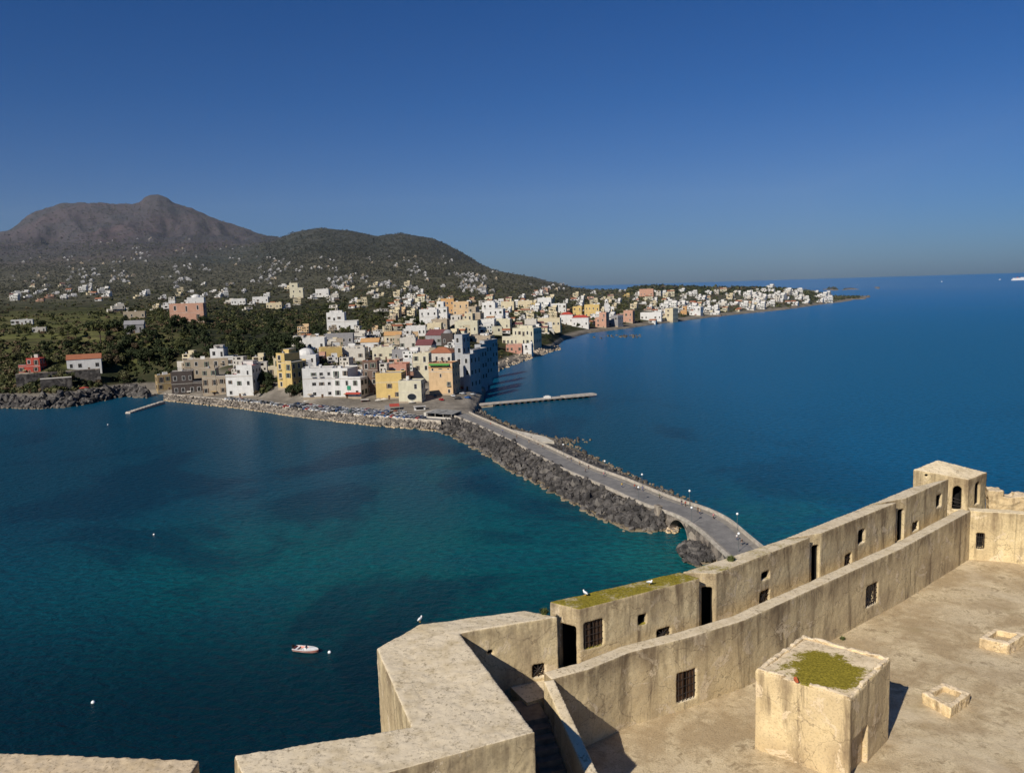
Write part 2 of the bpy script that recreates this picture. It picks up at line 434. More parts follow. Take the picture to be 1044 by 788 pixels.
Hz = Hz + 5 * fbm(XX, YY, 90, 91, 4) * np.clip((YY - 4800) / 500, 0, 1) * np.clip((6200 - YY) / 300, 0, 1)
terr = np.clip((YY - shore_line - 100) / 300, 0, 1)
Hz = Hz + amp * (.45 * fbm(XX, YY, 260, 11, 5) + .75 * rid * np.clip((YY - 2200) / 1500, 0, 1)) * np.clip(Hz / 8, 0, 1)
# steep wooded bluff behind the sea front on the left, with a terrace on top
tl = np.interp(TT, [(atz(x, 400, 0).x / atz(x, 400, 0).y) for x in (-140, 10, 100, 150, 250, 320, 360)], [.75, .8, 1, 1, 1, .7, 0])
bl = np.interp(YY - shore_line, [38, 75, 150, 260, 420], [0, 15, 18, 10, 0])
Hz = Hz + tl * bl * .62

def height(X, Y):
    X = np.asarray(X, float); Y = np.asarray(Y, float)
    u = (X / Y - Tg[0]) / (Tg[1] - Tg[0]); v = (np.log(np.maximum(Y, 1)) - LY[0]) / (LY[1] - LY[0])
    ok = (u > 0) & (u < NT_ - 1.01) & (v > 0) & (v < NY_ - 1.01)
    u = np.clip(u, 0, NT_ - 1.01); v = np.clip(v, 0, NY_ - 1.01)
    i = u.astype(int); j = v.astype(int); a = u - i; b = v - j
    z = (Hz[i, j] * (1 - a) + Hz[i + 1, j] * a) * (1 - b) + (Hz[i, j + 1] * (1 - a) + Hz[i + 1, j + 1] * a) * b
    return np.where(ok, z, -8)
MARCH = np.exp(np.linspace(math.log(385), math.log(7400), 2600))
def ground(px, py):
    """first point of the ground along the sight line (None over water or sky)"""
    d = ray(px, py); t = MARCH / d.y
    z = CAMH + d.z * t; h = height(d.x * t, MARCH)
    k = np.nonzero((h > z) & (h > .3))[0]
    if len(k) == 0: return None
    k = k[0]; return Vector((d.x * t[k], MARCH[k], float(h[k])))
def grounds(PX, PY):
    out = []
    for x, y in zip(PX, PY):
        g = ground(float(x), float(y))
        if g is not None: out.append(g)
    return out

def terrain_mat():
    m = NT('hillside_ground')
    xyz = m.sep(m.pos); nz = m.nz()
    a = m.noise(.012, 6, .65); b = m.noise(.05, 5, .6); fld = m.noise(.02, 3, .5, stretch=(.5, 1.6, 1))
    c = m.mix(m.ramp(a, [(.35, 0), (.65, 1)]), (.026, .034, .016), (.070, .058, .034))
    c = m.mix(m.ramp(fld, [(.56, 0), (.64, .8)]), c, (.095, .098, .030))           # terraced plots
    c = m.mix(m.ramp(b, [(.42, .75), (.6, 0)]), c, (.020, .026, .013))
    tn = m.math('MULTIPLY', m.mrange(xyz[1], 690, 620), m.math('MULTIPLY', m.mrange(xyz[0], -235, -215), m.mrange(xyz[2], 20, 12)))
    c = m.mix(tn, c, m.mix(m.ramp(b, [(.4, 0), (.6, 1)]), (.15, .132, .108), (.26, .23, .19)))
    # upper slopes: brown chestnut woods in winter, distance haze painted in as a bluish cast
    ms_ = m.mrange(xyz[1], 900, 2000); c = m.mix(m.math('MULTIPLY', ms_, .8), c, m.mix(m.ramp(b, [(.4, 0), (.62, 1)]), (.065, .066, .045), (.130, .118, .084)))
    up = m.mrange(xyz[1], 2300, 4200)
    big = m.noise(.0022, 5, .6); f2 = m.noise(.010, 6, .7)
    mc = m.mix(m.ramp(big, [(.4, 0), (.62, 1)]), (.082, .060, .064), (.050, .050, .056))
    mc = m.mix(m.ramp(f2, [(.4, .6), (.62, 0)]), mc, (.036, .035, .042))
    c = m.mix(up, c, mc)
    # the nearer green cone
    v = m.n('ShaderNodeVectorMath', operation='SUBTRACT'); m.l(m.pos, v.inputs[0]); v.inputs[1].default_value = (-700, 3500, 260)
    w = m.n('ShaderNodeVectorMath', operation='MULTIPLY'); m.l(v.outputs[0], w.inputs[0]); w.inputs[1].default_value = (1 / 800., 1 / 750., 1 / 190.)
    q = m.n('ShaderNodeVectorMath', operation='LENGTH'); m.l(w.outputs[0], q.inputs[0])
    c = m.mix(m.mrange(q.outputs['Value'], .75, 1.15, .85, 0), c, m.mix(m.ramp(f2, [(.4, 0), (.6, 1)]), (.030, .038, .032), (.056, .058, .048)))
    fm_ = m.math('MULTIPLY', m.math('MULTIPLY', m.mrange(xyz[1], 600, 680), m.mrange(xyz[1], 1250, 1000)), m.mrange(m.math('DIVIDE', xyz[0], xyz[1]), -.40, -.47))
    fs = m.noise(.030, 4, .6, stretch=(.45, 2.4, 1), dist=.3); fq = m.noise(.011, 2, .5, stretch=(.8, 1.6, 1))
    fc = m.ramp(fs, [(.30, (.035, .040, .018)), (.43, (.085, .070, .038)), (.50, (.085, .095, .032)), (.60, (.17, .15, .065)), (.70, (.055, .062, .026))])
    fc = m.mix(m.ramp(fq, [(.45, 0), (.6, .6)]), fc, (.095, .105, .032))
    c = m.mix(m.math('MULTIPLY', fm_, .9), c, fc)
    # bare ground and sand at the shore
    lo = m.mrange(xyz[2], 3.6, 5.5, 1, 0)
    c = m.mix(m.math('MULTIPLY', lo, .9), c, m.mix(m.ramp(b, [(.4, 0), (.6, 1)]), (.16, .14, .115), (.24, .21, .17)))
    m.base(c); m.rough(.95); m.spec(.05)
    m.bump(m.math('ADD', m.math('MULTIPLY', b, 2), m.math('MULTIPLY', f2, 6)), .6, 1.5)
    return m.mat
V = np.stack([XX, YY, Hz], -1).reshape(-1, 3)
ii, jj = np.meshgrid(np.arange(NT_ - 1), np.arange(NY_ - 1), indexing='ij'); q = (ii * NY_ + jj).ravel()
keep = (np.maximum.reduce([Hz[:-1, :-1], Hz[1:, :-1], Hz[:-1, 1:], Hz[1:, 1:]]) > -6).ravel()
Q = np.stack([q, q + NY_, q + NY_ + 1, q + 1], 1)[keep]
tag(link('hillside_terrain', np_mesh('hillside_terrain', V, Q, [terrain_mat()], smooth=True)), 'island slopes and brown mountain', kind='structure')

# ------------------------------------------------------------------ the fortress in front
ZW, ZF, ZM, ZK = 56.0, 53.0, 57.45, 55.0          # wall cap, terrace floor, merlon top, wall walk
def xy(x, y, z): p = atz(x, y, z); return (p.x, p.y)
def eval_mesh(o):
    dg = bpy.context.evaluated_depsgraph_get(); dg.update()
    return bpy.data.meshes.new_from_object(o.evaluated_get(dg), depsgraph=dg)
def ccw(poly):
    a = sum(poly[i][0] * poly[(i + 1) % len(poly)][1] - poly[(i + 1) % len(poly)][0] * poly[i][1] for i in range(len(poly)))
    return poly if a > 0 else poly[::-1]
def stone(name, prisms, mat, parent=None, cuts=(), vox=.05, rough=.012, rnd=2, adds=None, seed=0, big=.02):
    """masonry: union of prisms, openings cut, remeshed fine and roughened"""
    bm_ = MB()
    for poly, z0, z1 in prisms:
        n = len(poly); a = sum(poly[i][0] * poly[(i + 1) % n][1] - poly[(i + 1) % n][0] * poly[i][1] for i in range(n))
        if a < 0:
            poly = poly[::-1]
            if hasattr(z0, '__len__'): z0 = z0[::-1]
            if hasattr(z1, '__len__'): z1 = z1[::-1]
        bm_.prism(mat, poly, z0, z1)
    o = bm_.build('tmp')
    tmp = []
    if cuts:
        c = MB()
        for cut in cuts:
            for vs, fs in cut: c.add(vs, fs, mat)
        cob = c.build('cut'); tmp.append(cob)
        b = o.modifiers.new('b', 'BOOLEAN'); b.operation = 'DIFFERENCE'; b.object = cob; b.solver = 'EXACT'; b.use_self = True
    r2 = o.modifiers.new('r1', 'REMESH'); r2.mode = 'VOXEL'; r2.voxel_size = vox
    if rnd:
        s = o.modifiers.new('s', 'SMOOTH'); s.factor = .5; s.iterations = rnd
    me = eval_mesh(o); me.name = name
    n = len(me.vertices); cov = np.empty(n * 3, np.float32); me.vertices.foreach_get('co', cov); cov = cov.reshape(-1, 3)
    nv = np.empty(n * 3, np.float32); me.vertices.foreach_get('normal', nv); nv = nv.reshape(-1, 3)
    d = np.empty(n)
    for i in range(n):
        p = Vector(cov[i]) + Vector((seed * 3.1, 0, 0))
        d[i] = rough * mnoise.fractal(p * 3.5, .9, 2.0, 4) * .8 + big * mnoise.noise(p * .9)
    cov = cov + nv * d[:, None]
    me.vertices.foreach_set('co', cov.ravel()); me.polygons.foreach_set('use_smooth', [True] * len(me.polygons)); me.update()
    me.materials.clear(); me.materials.append(mat)
    for t in tmp + [o]: bpy.data.objects.remove(t)
    return link(name, me, parent)
def niche(a, b, x0, x1, y0, y1, depth=.45, arch=False):
    """opening seen at pixels x0..x1, y0..y1 in the vertical face through plan points a, b -> (cut solid, frame info)"""
    pl = onplane(a, b, x0, (y0 + y1) / 2); pr = onplane(a, b, x1, (y0 + y1) / 2)
    xm = (x0 + x1) / 2; zt = onplane(a, b, xm, y0).z; zb = onplane(a, b, xm, y1).z
    u = Vector((pr.x - pl.x, pr.y - pl.y, 0)); w = u.length; u.normalize(); n = Vector((u.y, -u.x, 0))   # n towards the viewer
    c = Vector(((pl.x + pr.x) / 2, (pl.y + pr.y) / 2, zb)); h = zt - zb
    pr_ = [(-w / 2, 0), (w / 2, 0), (w / 2, h), (-w / 2, h)]
    if arch:
        pr_ = [(-w / 2, 0), (w / 2, 0)] + [(w / 2 * math.cos(g), h - w / 2 + w / 2 * math.sin(g)) for g in [math.pi * k / 10 for k in range(11)]]
    k = len(pr_)
    vs = [c + u * p[0] + Vector((0, 0, p[1])) + n * .3 for p in pr_] + [c + u * p[0] + Vector((0, 0, p[1])) - n * (depth + .2) for p in pr_]
    fs = [tuple(range(k)), tuple(range(2 * k - 1, k - 1, -1))] + [(i, k + i, k + (i + 1) % k, (i + 1) % k) for i in range(k)]
    return (vs, fs), dict(c=c, u=u, n=n, w=w, h=h, depth=depth)
def grille(info, parent, kind='bars', name='window'):
    """dark back, frame and iron bars of a window, as one part with its grille as a sub-part"""
    c, u, n, w, h, dp = (info[k] for k in ('c', 'u', 'n', 'w', 'h', 'depth'))
    def bar(m, mat, p0, p1, r):
        a = c + u * p0[0] + Vector((0, 0, p0[1])) + n * p0[2]; b = c + u * p1[0] + Vector((0, 0, p1[1])) + n * p1[2]
        m.tube(mat, a, b, r, n=5)
    m = MB(); z = -dp - .06
    vs = [c + u * a * (w / 2 + .04) + Vector((0, 0, b)) + n * z for a, b in ((-1, -.04), (1, -.04), (1, h + .04), (-1, h + .04))]
    m.add(vs, [(0, 1, 2, 3)], MAT_DARK)
    if kind == 'hole':
        w2, e, z1 = w / 2 - .035, .035, -.14      # dark sheets lining the reveal, in place of the shade inside
        R4 = [(-w2, e), (w2, e), (w2, h - e), (-w2, h - e)]
        if name == 'arched_opening': R4 = [(-w2, e), (w2, e)] + [(w2 * math.cos(g), h - w / 2 + w2 * math.sin(g)) for g in [math.pi * k / 10 for k in range(11)]]
        k = len(R4); vs = [c + u * a + Vector((0, 0, b)) + n * zz for zz in (z1, z) for a, b in R4]
        m.add(vs, [(i, (i + 1) % k, k + (i + 1) % k, k + i) for i in range(k)], MAT_DARK)
        return m.build(name, parent)
    for s in (-1, 1): bar(m, MAT_WOOD, (s * (w / 2 - .03), 0, -.16), (s * (w / 2 - .03), h, -.16), .035)
    for zz in (.03, h - .03): bar(m, MAT_WOOD, (-w / 2, zz, -.16), (w / 2, zz, -.16), .035)
    o = m.build(name, parent)
    g = MB()
    if kind == 'cross':
        bar(g, MAT_IRON, (-w / 2, 0, -.1), (w / 2, h, -.1), .022); bar(g, MAT_IRON, (-w / 2, h, -.1), (w / 2, 0, -.1), .022)
        bar(g, MAT_IRON, (0, 0, -.1), (0, h, -.1), .018); bar(g, MAT_IRON, (-w / 2, h / 2, -.1), (w / 2, h / 2, -.1), .018)
    else:
        k = 5 if w > .6 else 4
        for i in range(k): x = -w / 2 + w * (i + .5) / k; bar(g, MAT_IRON, (x, 0, -.06), (x, h, -.06), .016)
        for i in range(1, 4): bar(g, MAT_IRON, (-w / 2, h * i / 4, -.06), (w / 2, h * i / 4, -.06), .014)
        if kind == 'shutter':
            for s in (-1, 1):
                a = s * w * .27; q = w * .23
                vs = [c + u * (a + q * i) + Vector((0, 0, j)) + n * (-.12) for i, j in ((-1, .05), (1, .05), (1, h - .05), (-1, h - .05))]
                g.add(vs, [(0, 1, 2, 3)], MAT_SHUTB)
    g.build('grille', o)
    return o

# inner wall of the terrace
WPX = [(545, 697, 0), (562, 692, 0), (600, 682, 0), (641, 665, 0), (700, 650, 0), (758.5, 632, 0), (851, 590, 0), (920, 558.5, 0), (990, 520.5, 0)]
WL = [Vector((*xy(x, y, ZW), 0)) for x, y, _ in WPX]
def offs(L, d):
    out = []
    for i, w in enumerate(L):
        a = L[max(0, i - 1)]; b = L[min(len(L) - 1, i + 1)]; t = (b - a).normalized(); out.append(w + Vector((-t.y, t.x, 0)) * d)
    return out
OUT7 = offs(WL, .62); OUT17 = offs(WL, 1.7)
def strip_prisms(A, B, z0, z1): return [([A[i][:2], A[i + 1][:2], B[i + 1][:2], B[i][:2]], z0, z1) for i in range(len(A) - 1)]
t = empty('terrace_wall', (WL[4].x, WL[4].y, ZF)); tw = t
tag(t, 'long curved plaster wall with two barred windows along the inner side of the terrace', 'wall')
poly = [p[:2] for p in WL[1:]] + [p[:2] for p in OUT7[1:]][::-1]
cuts = []; infos = []
for seg, px, kind in (((4, 5), (691, 710, 684, 714), 'shutter'), ((6, 7), (883.5, 895, 596, 617), 'bars')):
    c, inf = niche(WL[seg[0]], WL[seg[1]], *px, depth=.5); cuts.append([c]); infos.append((inf, kind))
def rel(o, parent):          # keep world place under a parent that stands elsewhere
    o.matrix_parent_inverse = Matrix.Translation(-Vector(parent.location)) if abs(parent.rotation_euler.z) < 1e-6 else parent.matrix_world.inverted()
    return o
def adopt(root):
    bpy.context.view_layer.update()
    for ch in root.children: ch.matrix_parent_inverse = root.matrix_world.inverted()
stone('wall_face', [(poly, ZF - .6, ZW)], MAT_FORT_WALL, t, cuts, vox=.06, rough=.012, rnd=3, seed=1)
for inf, kind in infos: grille(inf, t, kind)
adopt(t)

# wall walk between cap and merlons
mb = MB(); Z = ZK
for i in range(len(WL) - 1):
    a, b, c_, d = OUT7[i], OUT7[i + 1], OUT17[i + 1], OUT17[i]
    mb.prism(MAT_FORT_PALE, [a[:2], b[:2], (c_ + (c_ - b) * .2)[:2], (d + (d - a) * .2)[:2]], ZK - 1.2, ZK)
tag(mb.build('wall_walk'), 'narrow walkway behind the terrace wall', kind='structure')

def hitline(L, px):
    best = None
    for k in range(len(L) - 1):
        for q in range(-30, 231):
            p = L[k].lerp(L[k + 1], q / 200.0) if (k in (0, len(L) - 2) or 0 <= q <= 200) else None
            if p is None: continue
            e = abs(proj((p.x, p.y, 57))[0] - px)
            if best is None or e < best[0]: best = (e, p)
    return best[1]
def merlon(label, il, ir, ol, orr, wins, mat, seed, top_out=0.0, dpx=None):
    """thick battlement block: inner corners at pixel columns il, ir on the wall-walk line, outer corners at pixels on its top"""
    a = hitline(OUT17, il); b = hitline(OUT17, ir)
    c_ = Vector((*xy(*orr, ZM), 0)); d = Vector((*xy(*ol, ZM), 0))
    t = empty('merlon', ((a.x + b.x) / 2, (a.y + b.y) / 2, ZK)); tag(t, label, 'battlement', 'battlement blocks along the sea side')
    cuts = []; infos = []
    for px, kind in wins:
        k, inf = niche(a, b, *px, depth=.5); cuts.append([k]); infos.append((inf, kind))
    if dpx:
        k, inf = niche(d, a, *dpx, depth=.9); cuts.append([k]); infos.append((inf, 'doorway'))
    stone('block', [([a[:2], b[:2], c_[:2], d[:2]], ZK - .5, [ZM, ZM, ZM + top_out, ZM + top_out])], mat, t, cuts, seed=seed)
    for inf, kind in infos: grille(inf, t, 'hole' if kind == 'doorway' else kind, 'doorway' if kind == 'doorway' else 'window')
    adopt(t); return (a, b, c_, d)
m1 = merlon('battlement block with a yellow green mossy top and a shuttered window', 590.6, 713.6, (560, 613.5), (693, 583),
       [((595.5, 615.5, 633, 660), 'shutter'), ((651, 659.5, 626, 636.5), 'hole'), ((670, 684, 640.5, 653), 'cross')], MAT_FORT_MOSS, 2, dpx=(571.5, 587.5, 637, 690))
m2 = merlon('bare topped battlement block next along from the mossy one, two small openings', 730, 826.4, (695, 583.5), (799, 549.5),
       [((777, 785, 583, 590.5), 'hole'), ((775, 785, 602, 614.5), 'cross')], MAT_FORT_SOMEMOSS, 3, dpx=(715, 726.5, 598.5, 645))
m3 = merlon('third battlement block from the mossy one, with a large pale flaked patch', 837, 914.3, (800, 548.7), (885, 515),
       [((875.5, 882, 540, 554), 'hole'), ((861.5, 868.5, 565, 576.5), 'cross')], MAT_FORT, 4, dpx=(827.5, 834.8, 556, 595))
m4 = merlon('short battlement block adjoining the little arched turret', 924, 967, (885.7, 514.5), (931, 496),
       [((954.5, 960, 504.5, 517), 'hole'), ((930.5, 936.5, 532, 541), 'cross')], MAT_FORT, 5, dpx=(915.2, 921.3, 519.5, 552))

# corner block: first merlon and the thick parapet that turns toward the viewer
t = empty('bastion_parapet', (-2, 24, ZK)); tag(t, 'broad pale parapet turning the corner toward the viewer, lichen speckled on top', 'parapet')
A, B_, C_, D_, E_ = (xy(*p, ZM) for p in ((383.5, 657), (427, 634), (469, 645), (546, 746), (419, 741)))
s2l = xy(238, 770, ZM); O1 = xy(535, 620, ZM); O2 = hitline(OUT17, 570)
s2dir = Vector((D_[0] - xy(430, 778, ZM)[0], D_[1] - xy(430, 778, ZM)[1])).normalized()
s2e = (D_[0] - s2dir.x * 7.6, D_[1] - s2dir.y * 7.6)
k, inf = niche(Vector((*C_, 0)), O2, 543, 556, 677, 690.5, depth=.5)
k2, inf2 = niche(Vector((*C_, 0)), O2, 497, 503, 663, 667.5, depth=.4)
stone('block', [([A, E_, D_, C_, B_], ZK - 2.6, [ZM - .12, ZM, ZM, ZM, ZM - .1]), ([B_, C_, (O2.x, O2.y), O1], ZK - 2.4, [ZM - .1, ZM, ZM, ZM - .08]),
                ([E_, s2l, s2e, D_], ZK - 2.6, ZM)], fort_plaster('fort_plaster_corner', tint=(1.05, 1.05, 1.05)), t, [[k], [k2]], vox=.05, seed=6, rough=.018)
grille(inf, t, 'cross'); grille(inf2, t, 'hole'); adopt(t)
L2 = xy(203, 774.5, ZM); L1 = xy(10, 767, ZM); Lm = (L2[0] - 12, L2[1] + (L1[1] - L2[1]) / (L1[0] - L2[0]) * -12)
t = stone('parapet', [([L2, Lm, (Lm[0], Lm[1] - 1.7), (L2[0] + .1, L2[1] - 1.7)], ZK - 2.6, ZM)], fort_plaster('fort_plaster_left', tint=(.95, .9, .85)), None, vox=.05, seed=7, rough=.025)
tag(t, 'low stretch of parapet along the bottom edge, cut off from the corner by a gap', 'parapet')

# stair down beside the corner parapet, with its sloping side wall
dw0 = Vector((*xy(565, 691, ZW), ZW)); dw1 = Vector((*xy(603, 772, 54.9), 54.9))
dd = (dw1 - dw0); nn = Vector((dd.y, -dd.x, 0)).normalized(); nn = nn if nn.x < 0 else -nn     # away from the terrace
ext = dw0 + dd * 1.9
q = [dw0, ext, ext + nn * .42, dw0 + nn * .42]
t = stone('stair_wall', [([p[:2] for p in q], ZF - .6, [ZW - .02, ext.z, ext.z, ZW - .02])], MAT_FORT, None, vox=.05, seed=8)
tag(t, 'narrow sloping wall beside the shadowed stair', 'wall')
mb = MB(); st0 = dw0 + nn * .45; fwd = dd.copy(); fwd.z = 0; fwd.normalize()
mb2 = MB()
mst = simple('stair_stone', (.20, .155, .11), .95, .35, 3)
cw = 2.6
p0 = st0 - fwd * .9
qa = [p0, st0 + fwd * .5, st0 + fwd * .5 + nn * cw, p0 + nn * cw]
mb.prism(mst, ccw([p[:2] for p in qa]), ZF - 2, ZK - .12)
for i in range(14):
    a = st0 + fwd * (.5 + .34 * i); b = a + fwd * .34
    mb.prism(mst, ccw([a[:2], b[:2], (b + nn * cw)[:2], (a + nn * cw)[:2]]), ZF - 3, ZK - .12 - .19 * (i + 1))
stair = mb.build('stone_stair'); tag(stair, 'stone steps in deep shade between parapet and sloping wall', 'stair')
hp = MB()
a = st0 + nn * 1.05 + fwd * .6; b = st0 + nn * 1.05 + fwd * 4.6
hp.prism(MAT_WOOD, ccw([a[:2], b[:2], (b + nn * .16)[:2], (a + nn * .16)[:2]]), [ZK - .5, ZK - 2.9, ZK - 2.9, ZK - .5], [ZK + .35, ZK - 1.9, ZK - 1.9, ZK + .35])
tag(hp.build('stair_kerb'), 'dark sloping kerb running down the middle of the shaded stair', 'kerb')

# turret
t = empty('turret', (28, 47.5, ZW)); tag(t, 'small square stone turret with two arched openings at the far corner', 'turret')
T0, T1, T2, T3 = ((*xy(987.6, 489, 57.45), 57.45), (*xy(1006.7, 481.6, 57.5), 57.5), (*xy(956, 468.7, 58.2), 58.2), (*xy(931, 478.6, 57.9), 57.9))
k1, i1 = niche(T3, T0, 971, 980.5, 495.5, 519.5, depth=.9, arch=True); k2, i2 = niche(T0, T1, 994, 999, 491.5, 514, depth=.9, arch=True)
k3, i3 = niche(T3, T0, 943, 946, 483.5, 486, depth=.3)
stone('tower_block', [([T0[:2], T1[:2], T2[:2], T3[:2]], 54, [T0[2], T1[2], T2[2], T3[2]])], MAT_FORT_PALE, t, [[k1], [k2], [k3]], vox=.05, seed=9, rough=.02)
for inf in (i1, i2, i3): grille(inf, t, 'hole', 'arched_opening' if inf is not i3 else 'small_hole')
g = MB()
for z in (.25, .5, .72):
    g.tube(MAT_IRON, i1['c'] - i1['u'] * i1['w'] / 2 + Vector((0, 0, z)) - i1['n'] * .1, i1['c'] + i1['u'] * i1['w'] / 2 + Vector((0, 0, z * .8)) - i1['n'] * .1, .025)
g.build('railing', t); adopt(t)

# wall that closes the terrace on the far right
W0 = Vector((*xy(989, 520.5, ZW), 0)); W1 = Vector((*xy(1034, 523.5, ZW), 0)); dr = (W1 - W0).normalized(); W1 = W0 + dr * 9
nr = Vector((-dr.y, dr.x, 0))
k, inf = niche(W0, W1, 995, 1004, 543.5, 560, depth=.5)
t = empty('end_wall', (W0.x + 2, W0.y, ZF)); tag(t, 'bright end wall of the terrace with one dark square window and a rough broken top', 'wall')
stone('wall_face', [([W0[:2], W1[:2], (W1 + nr * .8)[:2], (W0 + nr * .8)[:2]], ZF - .5, ZW)], fort_plaster('fort_plaster_end', tint=(1.15, 1.14, 1.08), ztop=55.4), t, [[k]], vox=.06, seed=10, rough=.02)
grille(inf, t, 'bars'); adopt(t)
b0 = W0 + nr * 1.5 + dr * 1.2
prs = []
rr = random.Random(4)
for i in range(10):
    a = b0 + dr * .7 * i; b = a + dr * .72; hh = ZM - .75 + rr.uniform(-.2, .25) + (1.0 if i > 5 else .28 if i == 0 else 0)
    prs.append(([a[:2], b[:2], (b + nr * 1.1)[:2], (a + nr * 1.1)[:2]], ZF, hh))
t = stone('ruined_parapet', prs, fort_plaster('fort_plaster_ruin', tint=(1.0, .95, .9)), None, vox=.06, seed=11, rough=.10, big=.12)
tag(t, 'crumbling outer parapet with a broken stony top beside the turret', 'parapet')

# terrace floor
def floor_mat():
    m = NT('terrace_floor')
    a = m.noise(.5, 6, .65, dist=.4); b = m.noise(2.4, 7, .7); f = m.noise(16, 4, .7); cr = m.noise(.22, 4, .6)
    c = m.mix(m.ramp(b, [(.3, 0), (.68, 1)]), (.52, .41, .25), (.70, .57, .365))
    c = m.mix(m.ramp(a, [(.42, 0), (.58, .75)]), c, (.38, .275, .155))
    c = m.mix(m.ramp(cr, [(.5, 0), (.66, .5)]), c, (.64, .53, .36))
    c = m.mix(m.ramp(f, [(.33, .55), (.48, 0)]), c, (.14, .105, .065))
    ol = m.noise(.35, 5, .7); c = m.mix(m.math('MULTIPLY', m.ramp(ol, [(.55, 0), (.68, .45)]), m.ramp(f, [(.4, 0), (.6, 1)])), c, (.20, .165, .06))
    st = m.noise(2.2, 6, .75, dist=.6); c = m.mix(m.math('MULTIPLY', m.ramp(st, [(.52, 0), (.62, .85)]), m.ramp(a, [(.35, 1), (.6, .2)])), c, (.22, .155, .085))
    pale = m.noise(.16, 5, .65, dist=.8); c = m.mix(m.ramp(pale, [(.56, 0), (.70, .6)]), c, (.66, .55, .38))
    m.base(c); m.rough(.95); m.spec(.08)
    m.bump(m.math('ADD', b, m.math('MULTIPLY', f, .4)), .8, .05); return m.mat
FM = floor_mat()
fp = [dw0 + Vector((-.1, .2, 0))] + [w + (Vector((0, .1, 0))) for w in WL[2:]] + [W1, Vector((40, 15, 0)), Vector((3, 15, 0)), ext]
xs0, xs1, ys0, ys1 = -1, 42, 14, 47
gx = np.arange(xs0, xs1, .25); gy = np.arange(ys0, ys1, .25)
GX, GY = np.meshgrid(gx, gy, indexing='ij')
GZ = ZF + .02 * fbm(GX, GY, 3, 31, 4) - .0
# outline: right of the stair wall, in front of the walls
def inside(X, Y, poly):
    r = np.zeros(X.shape, bool); n = len(poly)
    for i in range(n):
        x0, y0 = poly[i][:2]; x1, y1 = poly[(i + 1) % n][:2]
        if y0 == y1: continue
        r ^= ((y0 > Y) != (y1 > Y)) & (X < (x1 - x0) * (Y - y0) / (y1 - y0) + x0)
    return r
OUTL = [(dw0 + nn * .2), *[w for w in OUT7[2:]], W0 + nr * .3, W1 + nr * .3, Vector((42, 14, 0)), Vector((ext.x, 14, 0)), ext + nn * .2]
IN = inside(GX, GY, OUTL)
ny = len(gy); V = np.stack([GX, GY, GZ], -1).reshape(-1, 3)
ii, jj = np.meshgrid(np.arange(len(gx) - 1), np.arange(ny - 1), indexing='ij'); q = (ii * ny + jj)
kp = IN[:-1, :-1] & IN[1:, 1:]; q = q[kp].ravel()
tag(link('terrace_floor', np_mesh('terrace_floor', V, np.stack([q, q + ny, q + ny + 1, q + 1], 1), [FM], smooth=True)), 'weathered sandy terrace floor', kind='structure')

# square hut on the terrace
hL, hF, hR, hB = (Vector((*p, 0)) for p in ((8.47, 26.82), (11.02, 24.68), (13.57, 27.2), (11.15, 29.35)))
t = empty('roof_hut', (11, 27, ZF)); tag(t, 'square plastered hut with a mossy flat top standing on the terrace', 'hut')
kd, idr = niche(hF, hR, 868.5, 884, 748, 790, depth=.22)
ht = 56.05
prs = [([p[:2] for p in (hL, hF, hR, hB)], ZF - .4, [ht, ht - .06, ht + .06, ht + .02])]
cen = (hL + hF + hR + hB) / 4
stone('hut_body', prs, MAT_HUT, t, [[kd]], vox=.05, seed=12, rough=.012)
rim = MB(); rr = random.Random(3)
cs = [hL, hF, hR, hB]; inn = [cen + (p - cen) * .88 for p in cs]; cs = [cen + (p - cen) * .985 for p in cs]
zt = [ht, ht - .06, ht + .06, ht + .02]
prr = []
for i in range(4):
    j = (i + 1) % 4
    for k in range(7):
        a, b = cs[i].lerp(cs[j], k / 7), cs[i].lerp(cs[j], (k + 1.05) / 7); c1, d1 = inn[i].lerp(inn[j], (k + 1.05) / 7), inn[i].lerp(inn[j], k / 7)
        if i == 0 and k in (2, 3): continue
        hh = zt[i] * (1 - k / 7) + zt[j] * k / 7 + rr.uniform(.03, .10)
        prr.append(([p[:2] for p in (a, b, c1, d1)], ht - .25, hh))
stone('rim', prr, fort_plaster('fort_plaster_rim', tint=(1.2, 1.15, 1.1)), t, vox=.045, seed=13, rough=.06)
dm = MB(); c, u, n, w, h = (idr[k] for k in ('c', 'u', 'n', 'w', 'h'))
vs = [c + u * a + Vector((0, 0, b)) - n * .17 for a, b in ((-w / 2, 0), (w / 2, 0), (w / 2, h), (-w / 2, h))]
dm.add(vs, [(0, 1, 2, 3)], fort_plaster('blocked_opening', tint=(.95, .9, .85))); dm.build('blocked_door', t)
adopt(t)
tl = MB(); p = onplane(hL, hF, 811, 696); p = Vector((p.x, p.y, ht + .02))
tl.add([p + Vector((-.03, -.09, .07)), p + Vector((.05, -.14, .08)), p + Vector((.05, .06, .14)), p + Vector((-.04, .08, .12)),
        p + Vector((-.03, -.09, .0)), p + Vector((.05, -.14, .01)), p + Vector((.05, .06, .02)), p + Vector((-.04, .08, .0))],
       [(0, 1, 2, 3), (0, 4, 5, 1), (1, 5, 6, 2), (2, 6, 7, 3), (3, 7, 4, 0), (7, 6, 5, 4)], simple('red_tile', (.40, .10, .04), .9, .3, 8))
tag(tl.build('roof_tile'), 'broken red tile lying on the edge of the hut', 'tile')

